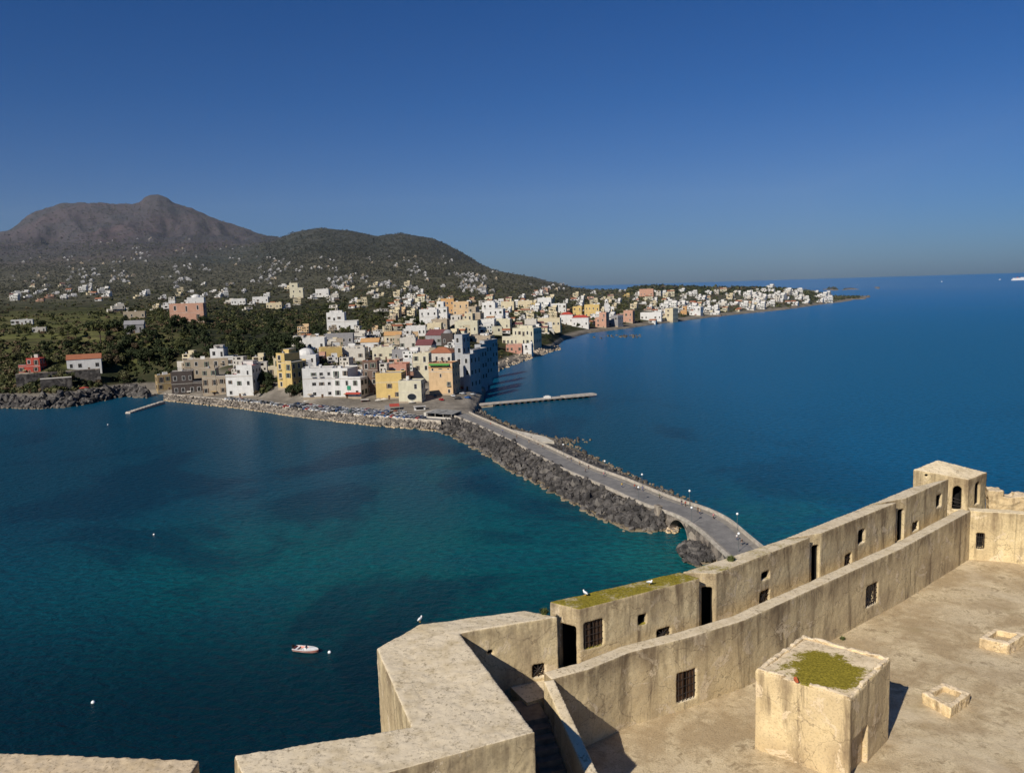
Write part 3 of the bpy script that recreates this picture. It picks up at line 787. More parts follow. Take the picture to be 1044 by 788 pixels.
# two stone curbs around light wells in the floor
def curb(pxs, label, hgt, seed):
    ps = [Vector((*xy(x, y, ZF + hgt), 0)) for x, y in pxs]; c = sum(ps, Vector()) / 4
    inn = [c + (p - c) * .62 for p in ps]
    prs = [([ps[i][:2], ps[(i + 1) % 4][:2], inn[(i + 1) % 4][:2], inn[i][:2]], ZF - .2, ZF + hgt) for i in range(4)]
    o = stone('roof_curb', prs, fort_plaster('fort_plaster_curb%d' % seed, tint=(1.15, 1.1, 1.05)), None, vox=.04, seed=seed, rough=.05)
    tag(o, label, 'curb', 'low square stone curbs on the terrace floor')
    f = MB(); f.prism(FM, ccw([p[:2] for p in inn]), ZF + .02, ZF + hgt * .45)
    o2 = f.build('fill', o)
curb([(940, 706), (961, 694.5), (990, 706), (969, 721.5)], 'low square stone curb on the floor close to the mossy hut', .42, 14)
curb([(998, 650), (1014, 639.5), (1047, 645), (1029, 657)], 'low square stone curb farther back on the terrace floor', .45, 15)

# castle rock under the walls, down to the sea
def rock_mat():
    m = NT('castle_rock'); a = m.noise(.25, 6, .65); b = m.noise(1.2, 5, .6)
    c = m.mix(m.ramp(a, [(.35, 0), (.65, 1)]), (.12, .10, .08), (.25, .20, .14)); c = m.mix(m.ramp(b, [(.4, .6), (.6, 0)]), c, (.06, .055, .04))
    m.base(c); m.rough(.95); m.bump(a, .8, .4); return m.mat
RM = rock_mat()
foot = [Vector((Lm[0] - 3, Lm[1] - .05, 0)), Vector((L2[0], L2[1] - .15, 0)), Vector((s2l[0], s2l[1] - .15, 0)), Vector((E_[0] + .1, E_[1] - .15, 0)), Vector((A[0] + .15, A[1], 0)), Vector((*B_, 0)) - Vector((0, .2, 0)),
        Vector((*O1, 0)) - Vector((0, .2, 0)), m1[3] + Vector((.2, -.1, 0)), m1[2] + Vector((.1, -.2, 0)), m2[2] + Vector((.1, -.2, 0)), m3[2] + Vector((.1, -.2, 0)), Vector((T2[0], T2[1] - .3, 0)),
        Vector((b0.x + 8, b0.y + .8, 0)), Vector((60, 38, 0)), Vector((60, 4, 0)), Vector((-22, 4, 0))]
foot = foot[::-1]
poly = []
for i in range(len(foot)):
    a, b = foot[i], foot[(i + 1) % len(foot)]; k = max(1, int((b - a).length / 1.5))
    poly += [a.lerp(b, j / k) for j in range(k)]
n = len(poly); cx_, cy_ = 12, 22; vs = []; fs = []
zs = [ZF - 2.0, 49, 44, 38, 30, 22, 14, 7, 2, -4]
for iz, z in enumerate(zs):
    for p in poly:
        d = Vector((p.x - cx_, p.y - cy_, 0)); d.normalize()
        off = (0, .3, 2.0, 4.5, 8, 12, 17, 22, 27, 32)[iz]
        nse = mnoise.fractal(Vector((p.x * .12, p.y * .12, z * .12)), 1, 2, 4) * (0, .1, .6, 1.5, 2, 3, 3, 3, 3, 2)[iz]
        vs.append((p.x + d.x * (off + nse), p.y + d.y * (off + nse), z))
for iz in range(len(zs) - 1):
    for i in range(n):
        j = (i + 1) % n; fs.append((iz * n + i, iz * n + j, (iz + 1) * n + j, (iz + 1) * n + i))
mb = MB(); mb.add(vs, fs, RM); me = mb.mesh('castle_rock', True)
tag(link('castle_rock', me), 'steep rock carrying the fortress', kind='structure')
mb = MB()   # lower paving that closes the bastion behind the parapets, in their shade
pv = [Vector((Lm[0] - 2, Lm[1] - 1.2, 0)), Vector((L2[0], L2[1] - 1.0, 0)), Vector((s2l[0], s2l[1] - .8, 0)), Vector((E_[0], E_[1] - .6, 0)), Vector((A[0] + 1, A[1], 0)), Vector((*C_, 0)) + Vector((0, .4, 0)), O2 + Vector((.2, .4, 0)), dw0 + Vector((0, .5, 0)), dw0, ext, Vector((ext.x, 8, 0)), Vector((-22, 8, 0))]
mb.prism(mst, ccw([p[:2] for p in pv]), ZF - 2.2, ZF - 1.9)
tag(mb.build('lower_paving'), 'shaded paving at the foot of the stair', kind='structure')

# gulls, tufts of grass
MAT_GULL = simple('gull_white', (.78, .78, .76), .8, .05); MAT_GULLW = simple('gull_grey', (.35, .37, .40), .8, .1); MAT_BEAK = simple('gull_beak', (.7, .4, .05), .6, .1)
def make_gull():
    bm = bmesh.new(); g = empty('gull')
    def ell(c, r, rot=0):
        q = bmesh.ops.create_uvsphere(bm, u_segments=12, v_segments=8, radius=1)['verts']
        for v in q:
            p = Vector((v.co.x * r[0], v.co.y * r[1], v.co.z * r[2]))
            if p.x < 0: p.y *= 1 + p.x / r[0] * .6; p.z *= 1 + p.x / r[0] * .45
            p.rotate(Matrix.Rotation(rot, 3, 'Y')); v.co = p + Vector(c)
    ell((0, 0, .17), (.19, .075, .08), -.15); ell((.15, 0, .27), (.055, .045, .05)); ell((.13, 0, .225), (.05, .045, .07), .4)
    me = bpy.data.meshes.new('body'); bm.to_mesh(me); bm.free(); me.materials.append(MAT_GULL)
    me.polygons.foreach_set('use_smooth', [True] * len(me.polygons)); link('body', me, g)
    for s in (-1, 1):
        w = MB(); w.add([(.09, .07 * s, .2), (-.02, .085 * s, .22), (-.22, .03 * s, .15), (-.05, .082 * s, .13), (.05, .08 * s, .14)], [(0, 1, 2, 3, 4)], MAT_GULLW); w.build('wing', g)
    for s in (-1, 1):
        l = MB(); l.tube(MAT_BEAK, (0, .025 * s, .1), (.0, .025 * s, 0), .008, n=5); l.box(MAT_BEAK, -.01, .05, .025 * s - .015, .025 * s + .015, 0, .008); l.build('leg', g)
    b = MB(); b.tube(MAT_BEAK, (.19, 0, .27), (.26, 0, .255), .014, .003, n=5); b.build('beak', g)
    return g
g0 = make_gull()
def top_at(x, y, z): p = atz(x, y, z); return (p.x, p.y, z + .02)
for i, (x, y, lab, rz) in enumerate([(428, 634.5, 'white gull perched on the corner of the pale bastion parapet', 1.0),
                                     (597, 607.5, 'white gull on the mossy block, the one nearer its left end', 2.2), (662, 596.3, 'white gull on the mossy block, the one nearer its far right end', -.5)]):
    g = g0 if i == 0 else copy_tree(g0)
    g.location = top_at(x, y, ZM + .0); g.rotation_euler.z = rz; g.scale = (.72,) * 3
    tag(g, lab, 'gull', 'gulls resting on the battlements')
MAT_TUFT = simple('tuft_leaf', (.085, .10, .03), .9, .5, 9)
def tuft(name, loc, r, n, label, seed):
    q = np.random.default_rng(seed); m = MB()
    for i in range(n):
        a = q.uniform(0, 6.28); rr = r * q.uniform(.1, 1) ; b = Vector((math.cos(a) * rr * .6, math.sin(a) * rr * .6, 0))
        tip = b + Vector((math.cos(a) * r * q.uniform(.1, .5), math.sin(a) * r * q.uniform(.1, .5), r * q.uniform(.4, 1.1)))
        s = Vector((-math.sin(a), math.cos(a), 0)) * r * .09; mid = b.lerp(tip, .6) + Vector((0, 0, r * .1))
        m.add([b - s * .5, b + s * .5, mid + s, tip, mid - s], [(0, 1, 2, 3, 4)], MAT_TUFT)
    tag(m.build(name, loc=loc), label, 'plant')
p = atz(988, 566, ZF); tuft('weed_tuft', (p.x, p.y - .3, ZF), .55, 260, 'green weeds growing at the foot of the end wall', 1)
p = atz(555, 624.5, ZM); tuft('grass_tuft', (p.x, p.y, ZM - .05), .22, 120, 'small green tuft on the edge of the corner block', 2)
p = atz(745, 571, ZM); tuft('grass_tuft', (p.x, p.y, ZM - .05), .25, 140, 'grass tuft on the outer edge of the bare block above the causeway end', 3)
p = atz(858, 651, ZF); tuft('grass_tuft', (p.x, p.y - .1, ZF), .16, 70, 'tiny dry tuft at the wall foot behind the hut', 4)
#PART3
# ------------------------------------------------------------------ causeway, bridge, breakwater
ZR = 4.0
RE = [(767, 552), (750, 539), (730, 526), (694, 513), (644, 491), (609, 479.6), (570, 461.6), (548, 451), (513.5, 436.5), (475, 420)]
RP = [Vector((*xy(x, y, ZR), 0)) for x, y in RE]
RP = [RP[0] + (RP[0] - RP[1]).normalized() * 22] + RP
LE = [(736.5, 563), (713, 541.7), (671, 523), (639.5, 508), (609, 494), (570, 477), (529, 454), (486.6, 433.6), (462, 424)]
LP_ = [Vector((*xy(x, y, ZR), 0)) for x, y in LE]
LP_ = [LP_[0] + (LP_[0] - LP_[1]).normalized() * 22] + LP_
def resample(L, n):
    ls = [0]
    for a, b in zip(L, L[1:]): ls.append(ls[-1] + (b - a).length)
    out = []
    for i in range(n):
        s = ls[-1] * i / (n - 1); k = 0
        while k < len(L) - 2 and ls[k + 1] < s: k += 1
        out.append(L[k].lerp(L[k + 1], (s - ls[k]) / (ls[k + 1] - ls[k])))
    return out
def smooth_line(L, it=2):
    for _ in range(it): L = [L[0]] + [(L[i - 1] + L[i] * 2 + L[i + 1]) / 4 for i in range(1, len(L) - 1)] + [L[-1]]
    return L
NS = 150
RPs = smooth_line(resample(RP, NS), 6); LPs = smooth_line(resample(LP_, NS), 6)
# width follows the right edge; pair the two lines by nearest station
def near(L, p): return min(L, key=lambda q: (q - p).length)
CL = []
for i in range(NS):
    a = RPs[i]; b = near(LPs, a); CL.append((a, b))
CLc = smooth_line([(a + b) / 2 for a, b in CL], 10); CLw = [(a - b).length for a, b in CL]
CLw = [max(6.2, min(11.0, sum(CLw[max(0, i - 6):i + 7]) / len(CLw[max(0, i - 6):i + 7]))) for i in range(NS)]
RS = []; LS = []
for i in range(NS):
    t_ = (CLc[min(NS - 1, i + 1)] - CLc[max(0, i - 1)]).normalized(); n_ = Vector((t_.y, -t_.x, 0))
    if n_.x < 0 and abs(n_.x) > .2: n_ = -n_
    RS.append(CLc[i] + n_ * CLw[i] / 2); LS.append(CLc[i] - n_ * CLw[i] / 2)
if sum((r_ - l_).x for r_, l_ in zip(RS, LS)) < 0: RS, LS = LS, RS
# arch of the bridge: station nearest the pixel where the opening shows
AP = Vector((*xy(704, 530, 4), 0))
ia = min(range(NS), key=lambda i: (LS[i] - AP).length)
arc_s = [0]
for i in range(1, NS): arc_s.append(arc_s[-1] + (CLc[i] - CLc[i - 1]).length)
def hump(i): return ZR + 1.0 * math.exp(-((arc_s[i] - arc_s[ia]) / 16) ** 2)
def vault(i):
    d = abs(arc_s[i] - arc_s[ia]); r_ = 4.0
    return hump(i) - 5.0 if d >= r_ else -.5 + math.sqrt(r_ * r_ - d * d) * 1.0
# resample finer round the arch
fine = sorted(set([float(i) for i in range(NS)] + [ia + k / 12 for k in range(-40, 41)]))
fine = [f for f in fine if 0 <= f <= NS - 1]
def li(L, f):
    i = int(min(f, NS - 2)); return L[i] * (1 - f + i) + L[i + 1] * (f - i)
arcA = li(arc_s, float(ia))
def road_mat():
    m = NT('causeway_asphalt'); a = m.noise(.3, 5, .65); b = m.noise(3, 4, .6)
    c = m.mix(m.ramp(a, [(.35, 0), (.65, 1)]), (.15, .142, .132), (.24, .225, .205)); c = m.mix(m.ramp(b, [(.35, .4), (.6, 0)]), c, (.10, .096, .09))
    m.base(c); m.rough(.9); m.bump(b, .3, .03); return m.mat
MAT_ROAD = road_mat()
def lava(name, tint=(1, 1, 1), warm=0):
    m = NT(name); a = m.noise(.5, 5, .65); b = m.noise(3, 5, .7)
    T = lambda c: tuple(x * y for x, y in zip(c, tint))
    c = m.mix(m.ramp(a, [(.35, 0), (.65, 1)]), T((.028, .026, .025)), T((.105, .096, .088)))
    c = m.mix(m.ramp(b, [(.5, 0), (.7, .6)]), c, T((.16, .14, .12)))
    vr = m.n('ShaderNodeTexVoronoi'); vr.inputs['Scale'].default_value = .42; m.l(m.pos, vr.inputs['Vector']); vc = m.sep(vr.outputs['Color'])[0]
    c = m.mix(m.ramp(vc, [(.0, .75), (.5, 0)]), c, T((.018, .017, .017))); c = m.mix(m.ramp(vc, [(.7, 0), (1, .55)]), c, T((.19, .17, .145)))
    z = m.sep(m.pos)[2]
    c = m.mix(m.mrange(z, .15, .75, .8, 0), c, T((.23, .18, .11)))       # bleached, salty band above the water
    m.base(c); m.rough(.9); m.spec(.15); m.bump(b, .6, .15); return m.mat
MAT_MASON = lava('causeway_masonry', (2.9, 2.7, 2.4)); MAT_LAVA = lava('lava_rock', (1.15, 1.15, 1.15)); MAT_PALEROCK = lava('pale_rock', (4.2, 3.8, 3.2))
MAT_PARA = simple('parapet_stone', (.42, .37, .30), .9, .3, .8); MAT_PAVE = simple('causeway_pavement', (.25, .225, .19), .9, .25, .7)
cw_ = MB(); V_ = []; 
for f in fine:
    d = abs(li(arc_s, f) - arcA); zt_ = ZR + 1.0 * math.exp(-(d / 16) ** 2); r_ = 5.2
    zb = -2.5 if d >= r_ else -1.0 + math.sqrt(r_ * r_ - d * d)
    Rf, Lf = li(RS, f), li(LS, f)
    V_ += [(Lf.x, Lf.y, zt_), (Rf.x, Rf.y, zt_), (Rf.x, Rf.y, zb), (Lf.x, Lf.y, zb)]
def sweep(mat, V_, k, mb):
    fs = []
    for i in range(len(V_) // k - 1):
        for j in range(k): fs.append((i * k + j, i * k + (j + 1) % k, (i + 1) * k + (j + 1) % k, (i + 1) * k + j))
    fs.append(tuple(range(k - 1, -1, -1))); e = len(V_) - k; fs.append(tuple(range(e, e + k)))
    mb.add(V_, fs, mat)
cz = empty('causeway', tuple(RS[10]) ); tag(cz, 'long stone causeway with an arched bridge opening near its fortress end', 'causeway')
sweep(MAT_MASON, V_, 4, cw_); cw_.build('body', cz)
def band(mat, o0, o1, z0, z1, name, side, f0=0.0, f1=NS - 1.0, parent=cz):
    """ribbon along the causeway; o = metres in from the given edge"""
    m = MB(); V_ = []
    for f in fine:
        if f < f0 or f > f1: continue
        d = abs(li(arc_s, f) - arcA); h = 1.0 * math.exp(-(d / 16) ** 2) + ZR
        Rf, Lf = li(RS, f), li(LS, f); u = (Lf - Rf).normalized()
        if side == 'R': a, b = Rf + u * o0, Rf + u * o1
        else: a, b = Lf - u * o0, Lf - u * o1
        V_ += [(a.x, a.y, h + z0), (a.x, a.y, h + z1), (b.x, b.y, h + z1), (b.x, b.y, h + z0)]
    sweep(mat, V_, 4, m); return m.build(name, parent)
band(MAT_ROAD, .9, 30, 0, .0, 'x', 'R').name if False else None
rd = MB(); V_ = []
for f in fine:
    d = abs(li(arc_s, f) - arcA); h = 1.0 * math.exp(-(d / 16) ** 2) + ZR + .006
    Rf, Lf = li(RS, f), li(LS, f); u = (Lf - Rf).normalized(); V_ += [tuple(Rf + u * 2.0 + Vector((0, 0, h))), tuple(Lf - u * 1.4 + Vector((0, 0, h)))]
rd.add(V_, [(2 * i, 2 * i + 1, 2 * i + 3, 2 * i + 2) for i in range(len(V_) // 2 - 1)], MAT_ROAD)
tag(rd.build('causeway_road'), 'grey road along the causeway', kind='structure')
band(MAT_PARA, -.25, .30, -.2, .95, 'sea_parapet', 'R'); band(MAT_PAVE, .31, 1.99, -.02, .14, 'pavement', 'R')
band(MAT_PARA, -.25, .35, -.2, .7, 'low_wall', 'L'); band(MAT_PAVE, .36, 1.39, -.02, .13, 'kerb', 'L', 0, NS - 1.0)
# small pier tower beside the arch
i0 = min(range(NS), key=lambda i: (LS[i] - Vector((*xy(677, 526, 3), 0))).length)
u = (LS[i0] - RS[i0]).normalized(); p = LS[i0] + u * .6; tdir = Vector((-u.y, u.x, 0))
m = MB(); qd = [p - tdir * 1.0 - u * .6, p + tdir * 1.0 - u * .6, p + tdir * 1.0 + u * .8, p - tdir * 1.0 + u * .8]
m.prism(MAT_MASON, ccw([v[:2] for v in qd]), -2, ZR + 2.2); cc = p + u * .1
m.prism(MAT_MASON, ccw([(cc + (v - cc) * 1.15)[:2] for v in qd]), ZR + 2.2, ZR + 2.45)
m.build('buttress', cz); adopt(cz)

# concrete slab and rocks on the seaward side
sl = [Vector((*xy(*p, 2.2), 0)) for p in ((512, 435.5), (556, 445), (565, 450), (552, 450.5), (514, 439))]
m = MB(); m.prism(simple('pale_concrete', (.52, .47, .38), .9, .2, .4), ccw([p[:2] for p in sl]), -1, 2.2)
tag(m.build('concrete_platform'), 'pale concrete bathing platform lying against the seaward side of the causeway', 'platform')

# pier on piles
pa = Vector((*xy(488, 412, 1.8), 0)); pb = Vector((*xy(605.5, 401.5, 1.8), 0)); pd = (pb - pa); pl = pd.length; pd.normalize(); pn = Vector((-pd.y, pd.x, 0))
pr = empty('pier', tuple(pa)); tag(pr, 'long straight concrete pier on rows of piles reaching into the bay', 'pier')
MAT_PIER = simple('pier_concrete', (.42, .37, .31), .9, .25, .5); MAT_PILE = simple('pier_pile', (.07, .06, .05), .9, .3, 1)
m = MB(); hw = 2.6; q = [pa - pn * hw, pb - pn * hw, pb + pn * hw, pa + pn * hw]; m.prism(MAT_PIER, ccw([v[:2] for v in q]), 1.25, 1.9)
m.build('deck', pr)
m = MB(); e0 = pa + pd * (pl - 22); q = [e0 - pn * (hw + .5), pb + pd * .3 - pn * (hw + .5), pb + pd * .3 + pn * (hw + .5), e0 + pn * (hw + .5)]; m.prism(MAT_PIER, ccw([v[:2] for v in q]), 1.2, 2.2); m.build('pier_head', pr)
for i in range(17):
    m = MB(); c = pa + pd * (9 + i * (pl - 12) / 16.5); q = [c + pd * a * .55 + pn * b * (hw - .1) for a, b in ((-1, -1), (1, -1), (1, 1), (-1, 1))]; m.prism(MAT_PILE, ccw([v[:2] for v in q]), -2.5, 1.25); m.build('pile', pr)
m = MB(); q = [pa - pn * (hw + .2) - pd * 3, pa + pd * 8 - pn * (hw + .2), pa + pd * 8 + pn * hw, pa - pd * 3 + pn * (hw + .2)]; m.prism(MAT_MASON, ccw([v[:2] for v in q]), -2, 1.2); m.build('abutment', pr)
adopt(pr)
def hut_on(x, y):
    c = pa + pd * (pl * .58); m = MB(); m.box(P('white'), c.x - 2.2, c.x + 2.2, c.y - .9, c.y + .9, 1.9, 2.9); m.box(P('white'), c.x - 1.2, c.x + 1.4, c.y - .8, c.y + .8, 2.9, 3.3)
    tag(m.build('rowing_boat_cover'), 'white covered boat lying on the pier deck', 'boat')
hut_on(0, 0)
# old stone mole at the foot of the bluff
ja = Vector((*xy(130, 420, 1), 0)); jb = Vector((*xy(166, 409, 1.6), 0)); jd = (jb - ja).normalized(); jn = Vector((-jd.y, jd.x, 0))
js = stone('stone_mole', [([(ja - jn * 1.8)[:2], (jb - jn * 1.6)[:2], (jb + jn * 1.6)[:2], (ja + jn * 1.8)[:2]], -2, [.9, 1.8, 1.8, .9])], MAT_PIER, None, vox=.35, rough=.2, seed=21, big=.3)
tag(js, 'short old stone mole slanting into the water below the wooded bluff', 'mole')

# boulders: nearest as things, the rest as one mass
def rock_protos(n, mat, seed):
    out = []
    for k in range(n):
        bm = bmesh.new(); bmesh.ops.create_icosphere(bm, subdivisions=1, radius=1); q = random.Random(seed + k)
        ax = (q.uniform(.8, 1.25), q.uniform(.7, 1.1), q.uniform(.6, .9))
        for v in bm.verts:
            s = q.uniform(.74, 1.16); v.co = Vector((v.co.x * ax[0] * s, v.co.y * ax[1] * s, v.co.z * ax[2] * s))
        for _ in range(4):      # flat broken faces
            nrm = Vector((q.gauss(0, 1), q.gauss(0, 1), q.gauss(0, 1))).normalized(); lim = q.uniform(.55, .8)
            for v in bm.verts:
                e = v.co.dot(nrm) - lim
                if e > 0: v.co -= nrm * e
        me = bpy.data.meshes.new('boulder'); bm.to_mesh(me); bm.free(); me.materials.append(mat); out.append(me)
    return out
RK = []       # (x, y, z, size, kind)
rr = random.Random(11)
WLp = [Vector((*xy(x, y, 0), 0)) for x, y in ((700, 583), (707, 576), (690, 567))]     # islet at castle end handled apart
left_w = [Vector((*xy(x, y, 0), 0)) for x, y in ((679, 541), (660, 543.5), (637, 543), (615, 532), (594, 520.5), (563, 502), (525, 483), (481, 456), (452, 441), (420, 436.5))]
Ltop = [l for i, l in enumerate(LS) if i > ia + 3]
Ltop = resample(Ltop, 60); Wt = resample(left_w, 60)
sl_v = []
for a, b in zip(Ltop, Wt): sl_v += [(a.x, a.y, ZR - .5), ((a.x * .45 + b.x * .55), (a.y * .45 + b.y * .55), 1.6), (b.x, b.y, -.5), ((b - (a - b).normalized() * 2).x, (b - (a - b).normalized() * 2).y, -2.5)]
m = MB(); m.add(sl_v, [(i * 4 + j, i * 4 + j + 1, i * 4 + j + 5, i * 4 + j + 4) for i in range(59) for j in range(3)], MAT_LAVA)
tag(m.build('breakwater_core'), 'dark rubble slope under the boulders', kind='structure')
def scatter_slope(A, B, n, zt_, s0, s1, kind=0, zb=-.1, bias=.0):
    for _ in range(n):
        f = rr.random() * (len(A) - 1); i = int(f); w = rr.random()
        a = A[i].lerp(A[min(i + 1, len(A) - 1)], f - i); b = B[i].lerp(B[min(i + 1, len(B) - 1)], f - i)
        p = a.lerp(b, w); z = zt_ * (1 - w) ** 1.15 + zb * w
        RK.append((p.x + rr.uniform(-.5, .5), p.y + rr.uniform(-.5, .5), z + rr.uniform(-.3, .35), (s0 + (s1 - s0) * rr.random() ** 2.2) * (1.35 if rr.random() < .07 else 1), kind))
scatter_slope(Ltop, Wt, 1500, 3.8, .6, 2.0)
# seaward side
right_w = [Vector((*xy(x, y, 0), 0)) for x, y in ((748, 534), (732, 521), (690, 503), (650, 487), (610, 466.5), (590, 456), (563, 444), (530, 435.5), (502, 425), (487, 415))]
Rtop = resample(RS[4:], 60); Wr = resample(right_w, 60)
scatter_slope(Rtop, Wr, 800, 2.6, .55, 1.15)
sv = []
for a, b in zip(Rtop, Wr): sv += [(a.x, a.y, ZR - 1.2), (b.x, b.y, -.4), ((b + (b - a).normalized() * 2).x, (b + (b - a).normalized() * 2).y, -2.5)]
m = MB(); m.add(sv, [(i * 3 + j, i * 3 + 3 + j, i * 3 + j + 4, i * 3 + j + 1) for i in range(59) for j in range(2)], MAT_LAVA)
tag(m.build('seaward_core'), 'dark rubble under the seaward boulders', kind='structure')
tipc = Vector((*xy(573, 450, 0), 0))
for _ in range(90): RK.append((tipc.x + rr.gauss(0, 4.5), tipc.y + rr.gauss(0, 3.2), rr.uniform(-.2, .7), rr.uniform(.5, 1.1), 0))
# islet of rocks by the fortress end
isl = [Vector((*xy(x, y, 0), 0)) for x, y in ((690, 566), (700, 575), (712, 578), (742, 572), (728, 562), (707, 553), (693, 557))]
ic = sum(isl, Vector()) / len(isl)
m = MB(); m.add([(p.x, p.y, -.6) for p in isl] + [((p * .55 + ic * .45).x, (p * .55 + ic * .45).y, 2.0) for p in isl] + [(ic.x, ic.y, 2.6)],
      [(i, (i + 1) % 7, 7 + (i + 1) % 7, 7 + i) for i in range(7)] + [(7 + i, 7 + (i + 1) % 7, 14) for i in range(7)], MAT_LAVA)
tag(m.build('islet_core'), 'rock shelf beside the bridge', kind='structure')
for _ in range(240):
    k = rr.randrange(7); p = ic.lerp(isl[k].lerp(isl[(k + 1) % 7], rr.random()), math.sqrt(rr.random()) * .98); w = (p - ic).length / 11
    RK.append((p.x, p.y, max(-.1, 2.4 * (1 - w)), rr.uniform(.55, 1.2), 0))
# pale rocks at the bridge mouth
for _ in range(36):
    p = Vector((*xy(rr.uniform(679, 692), rr.uniform(537.5, 542.5), .4), 0)); RK.append((p.x, p.y, .3, rr.uniform(.4, .9), 1))
# sea-front revetment
qx = [(168, 408.5), (205, 412.5), (240, 416), (275, 421), (300, 425), (340, 430), (380, 434), (420, 437.5), (450, 440)]
qw = resample([Vector((*xy(x, y, 0), 0)) for x, y in qx], 60)
qt = [p + (p.normalized() * 9) for p in qw]
scatter_slope(qt, qw, 1500, 3.2, .8, 1.6, kind=2)
# left lava shore below the bluff, right beach rocks
lx = [(-150, 419), (-80, 418), (-20, 417), (10, 416), (35, 417), (60, 416), (85, 413), (110, 407.5), (128, 404), (150, 406)]
lw = resample([Vector((*xy(x, y, 0), 0)) for x, y in lx], 80); lt = [p + p.normalized() * 16 for p in lw]
scatter_slope(lt, lw, 900, 6.5, 1.1, 3.9)
bx = [(487, 406), (486, 399), (491, 391), (497, 384), (510, 377), (522, 372.5), (540, 366), (560, 359.5), (574, 356)]
bw = resample([Vector((*xy(x, y, 0), 0)) for x, y in bx], 60); bt = [p + Vector((-.85, .5, 0)) * 11 for p in bw]
scatter_slope(bt, bw, 900, 3.2, 1.0, 3.0, kind=1)
for x, y, n in ((640, 343, 26), (618, 344, 10)):
    c = Vector((*xy(x, y, 0), 0))
    for _ in range(n): RK.append((c.x + rr.gauss(0, 9), c.y + rr.gauss(0, 14), rr.uniform(-.3, .5), rr.uniform(1.2, 2.6), 0))
MAT_REVET = lava('revetment_rock', (2.7, 2.55, 2.3))
KM = [MAT_LAVA, MAT_PALEROCK, MAT_REVET]
PRO = [rock_protos(7, m_, 50 + 20 * i) for i, m_ in enumerate(KM)]
RK.sort(key=lambda r: -r[3] / math.hypot(r[0], r[1]))
near_r = [r for r in RK if r[4] == 0 and math.hypot(r[0], r[1]) < 262][:290]
ns = set(map(id, near_r)); rest = [r for r in RK if id(r) not in ns]
for k, r in enumerate(near_r):
    o = link('boulder', PRO[0][k % 7], None, r[:3], (rr.uniform(0, 6), rr.uniform(0, 6), rr.uniform(0, 6)), (r[3],) * 3)
    tag(o, 'dark lava boulder in the heap beside the causeway and its bridge', 'boulder', 'boulders heaped along the causeway near the bridge')
def merge_copies(name, items, protos, mats):
    """many small copies of prototype meshes merged into one mesh (things nobody could count)"""
    Vs = []; Fs = []; Ms = []; base = 0
    pv = [[np.array([v.co[:] for v in me.vertices]) for me in pr_] for pr_ in protos]; pf = [[np.array([p.vertices[:] for p in me.polygons]) for me in pr_] for pr_ in protos]
    for it in items:
        x, y, z, s, k = it; j = rr.randrange(len(protos[k]))
        a, b, c = rr.uniform(0, 6), rr.uniform(0, 6), rr.uniform(0, 6)
        Mx = np.array(Matrix.Rotation(a, 3, 'X') @ Matrix.Rotation(b, 3, 'Y') @ Matrix.Rotation(c, 3, 'Z'))
        v = pv[k][j] @ Mx.T * s + (x, y, z); Vs.append(v); Fs.append(pf[k][j] + base); Ms += [k] * len(pf[k][j]); base += len(v)
    return np_mesh(name, np.concatenate(Vs), np.concatenate(Fs), mats, Ms)
tag(link('breakwater_rocks', merge_copies('breakwater_rocks', rest, PRO, KM)), 'piled lava rocks along causeway, sea front and shore', 'rocks', kind='stuff')

# street lamps on the causeway
MAT_POLE = simple('lamp_pole', (.12, .13, .13), .5, .2); MAT_GLOBE = simple('lamp_globe', (.85, .85, .82), .3, .03, spec=.5)
def make_lamp():
    t = empty('street_lamp'); m = MB(); m.lathe(MAT_POLE, [(.16, 0), (.16, .25), (.09, .4), (.07, .9), (.05, 3.9)], n=8); m.build('pole', t)
    m = MB(); m.tube(MAT_POLE, (0, 0, 3.85), (.0, 0, 4.1), .09, .14, n=8); m.build('bracket', t)
    bm = bmesh.new(); bmesh.ops.create_uvsphere(bm, u_segments=12, v_segments=8, radius=.33); bmesh.ops.translate(bm, verts=bm.verts, vec=(0, 0, 4.4)); me = bpy.data.meshes.new('globe'); bm.to_mesh(me); bm.free(); me.materials.append(MAT_GLOBE); link('globe', me, t)
    return t
lamp0 = make_lamp(); lamps = []
LAMPS = [(615, 482.5, 'R', 'globe lamp on the sea parapet of the causeway, second farthest of the row'), (654, 497, 'R', 'globe lamp midway along the sea parapet of the causeway'), (700, 517, 'R', 'globe lamp on the sea parapet just before the bridge arch'),
         (750, 541, 'R', 'globe lamp on the sea parapet at the fortress end of the causeway'), (662, 509, 'L', 'globe lamp on the landward kerb short of the bridge'), (720, 534, 'L', 'globe lamp on the roadside just past the bridge arch'),
         (572, 464, 'R', 'farthest globe lamp of the row on the sea parapet'), (753, 561, 'M', 'nearest globe lamp beside the road by the fortress')]
for k, (x, y, s, lab) in enumerate(LAMPS):
    o = lamp0 if k == 0 else copy_tree(lamp0)
    p = Vector((*xy(x, y, ZR + .3), 0)); i = min(range(NS), key=lambda i: (CLc[i] - p).length); u = (LS[i] - RS[i]).normalized()
    if s == 'R': p = RS[i] + u * .75
    elif s == 'L': p = LS[i] - u * .6
    o.location = (p.x, p.y, hump(i) + .13); tag(o, lab, 'street lamp', 'globe lamps along the causeway')

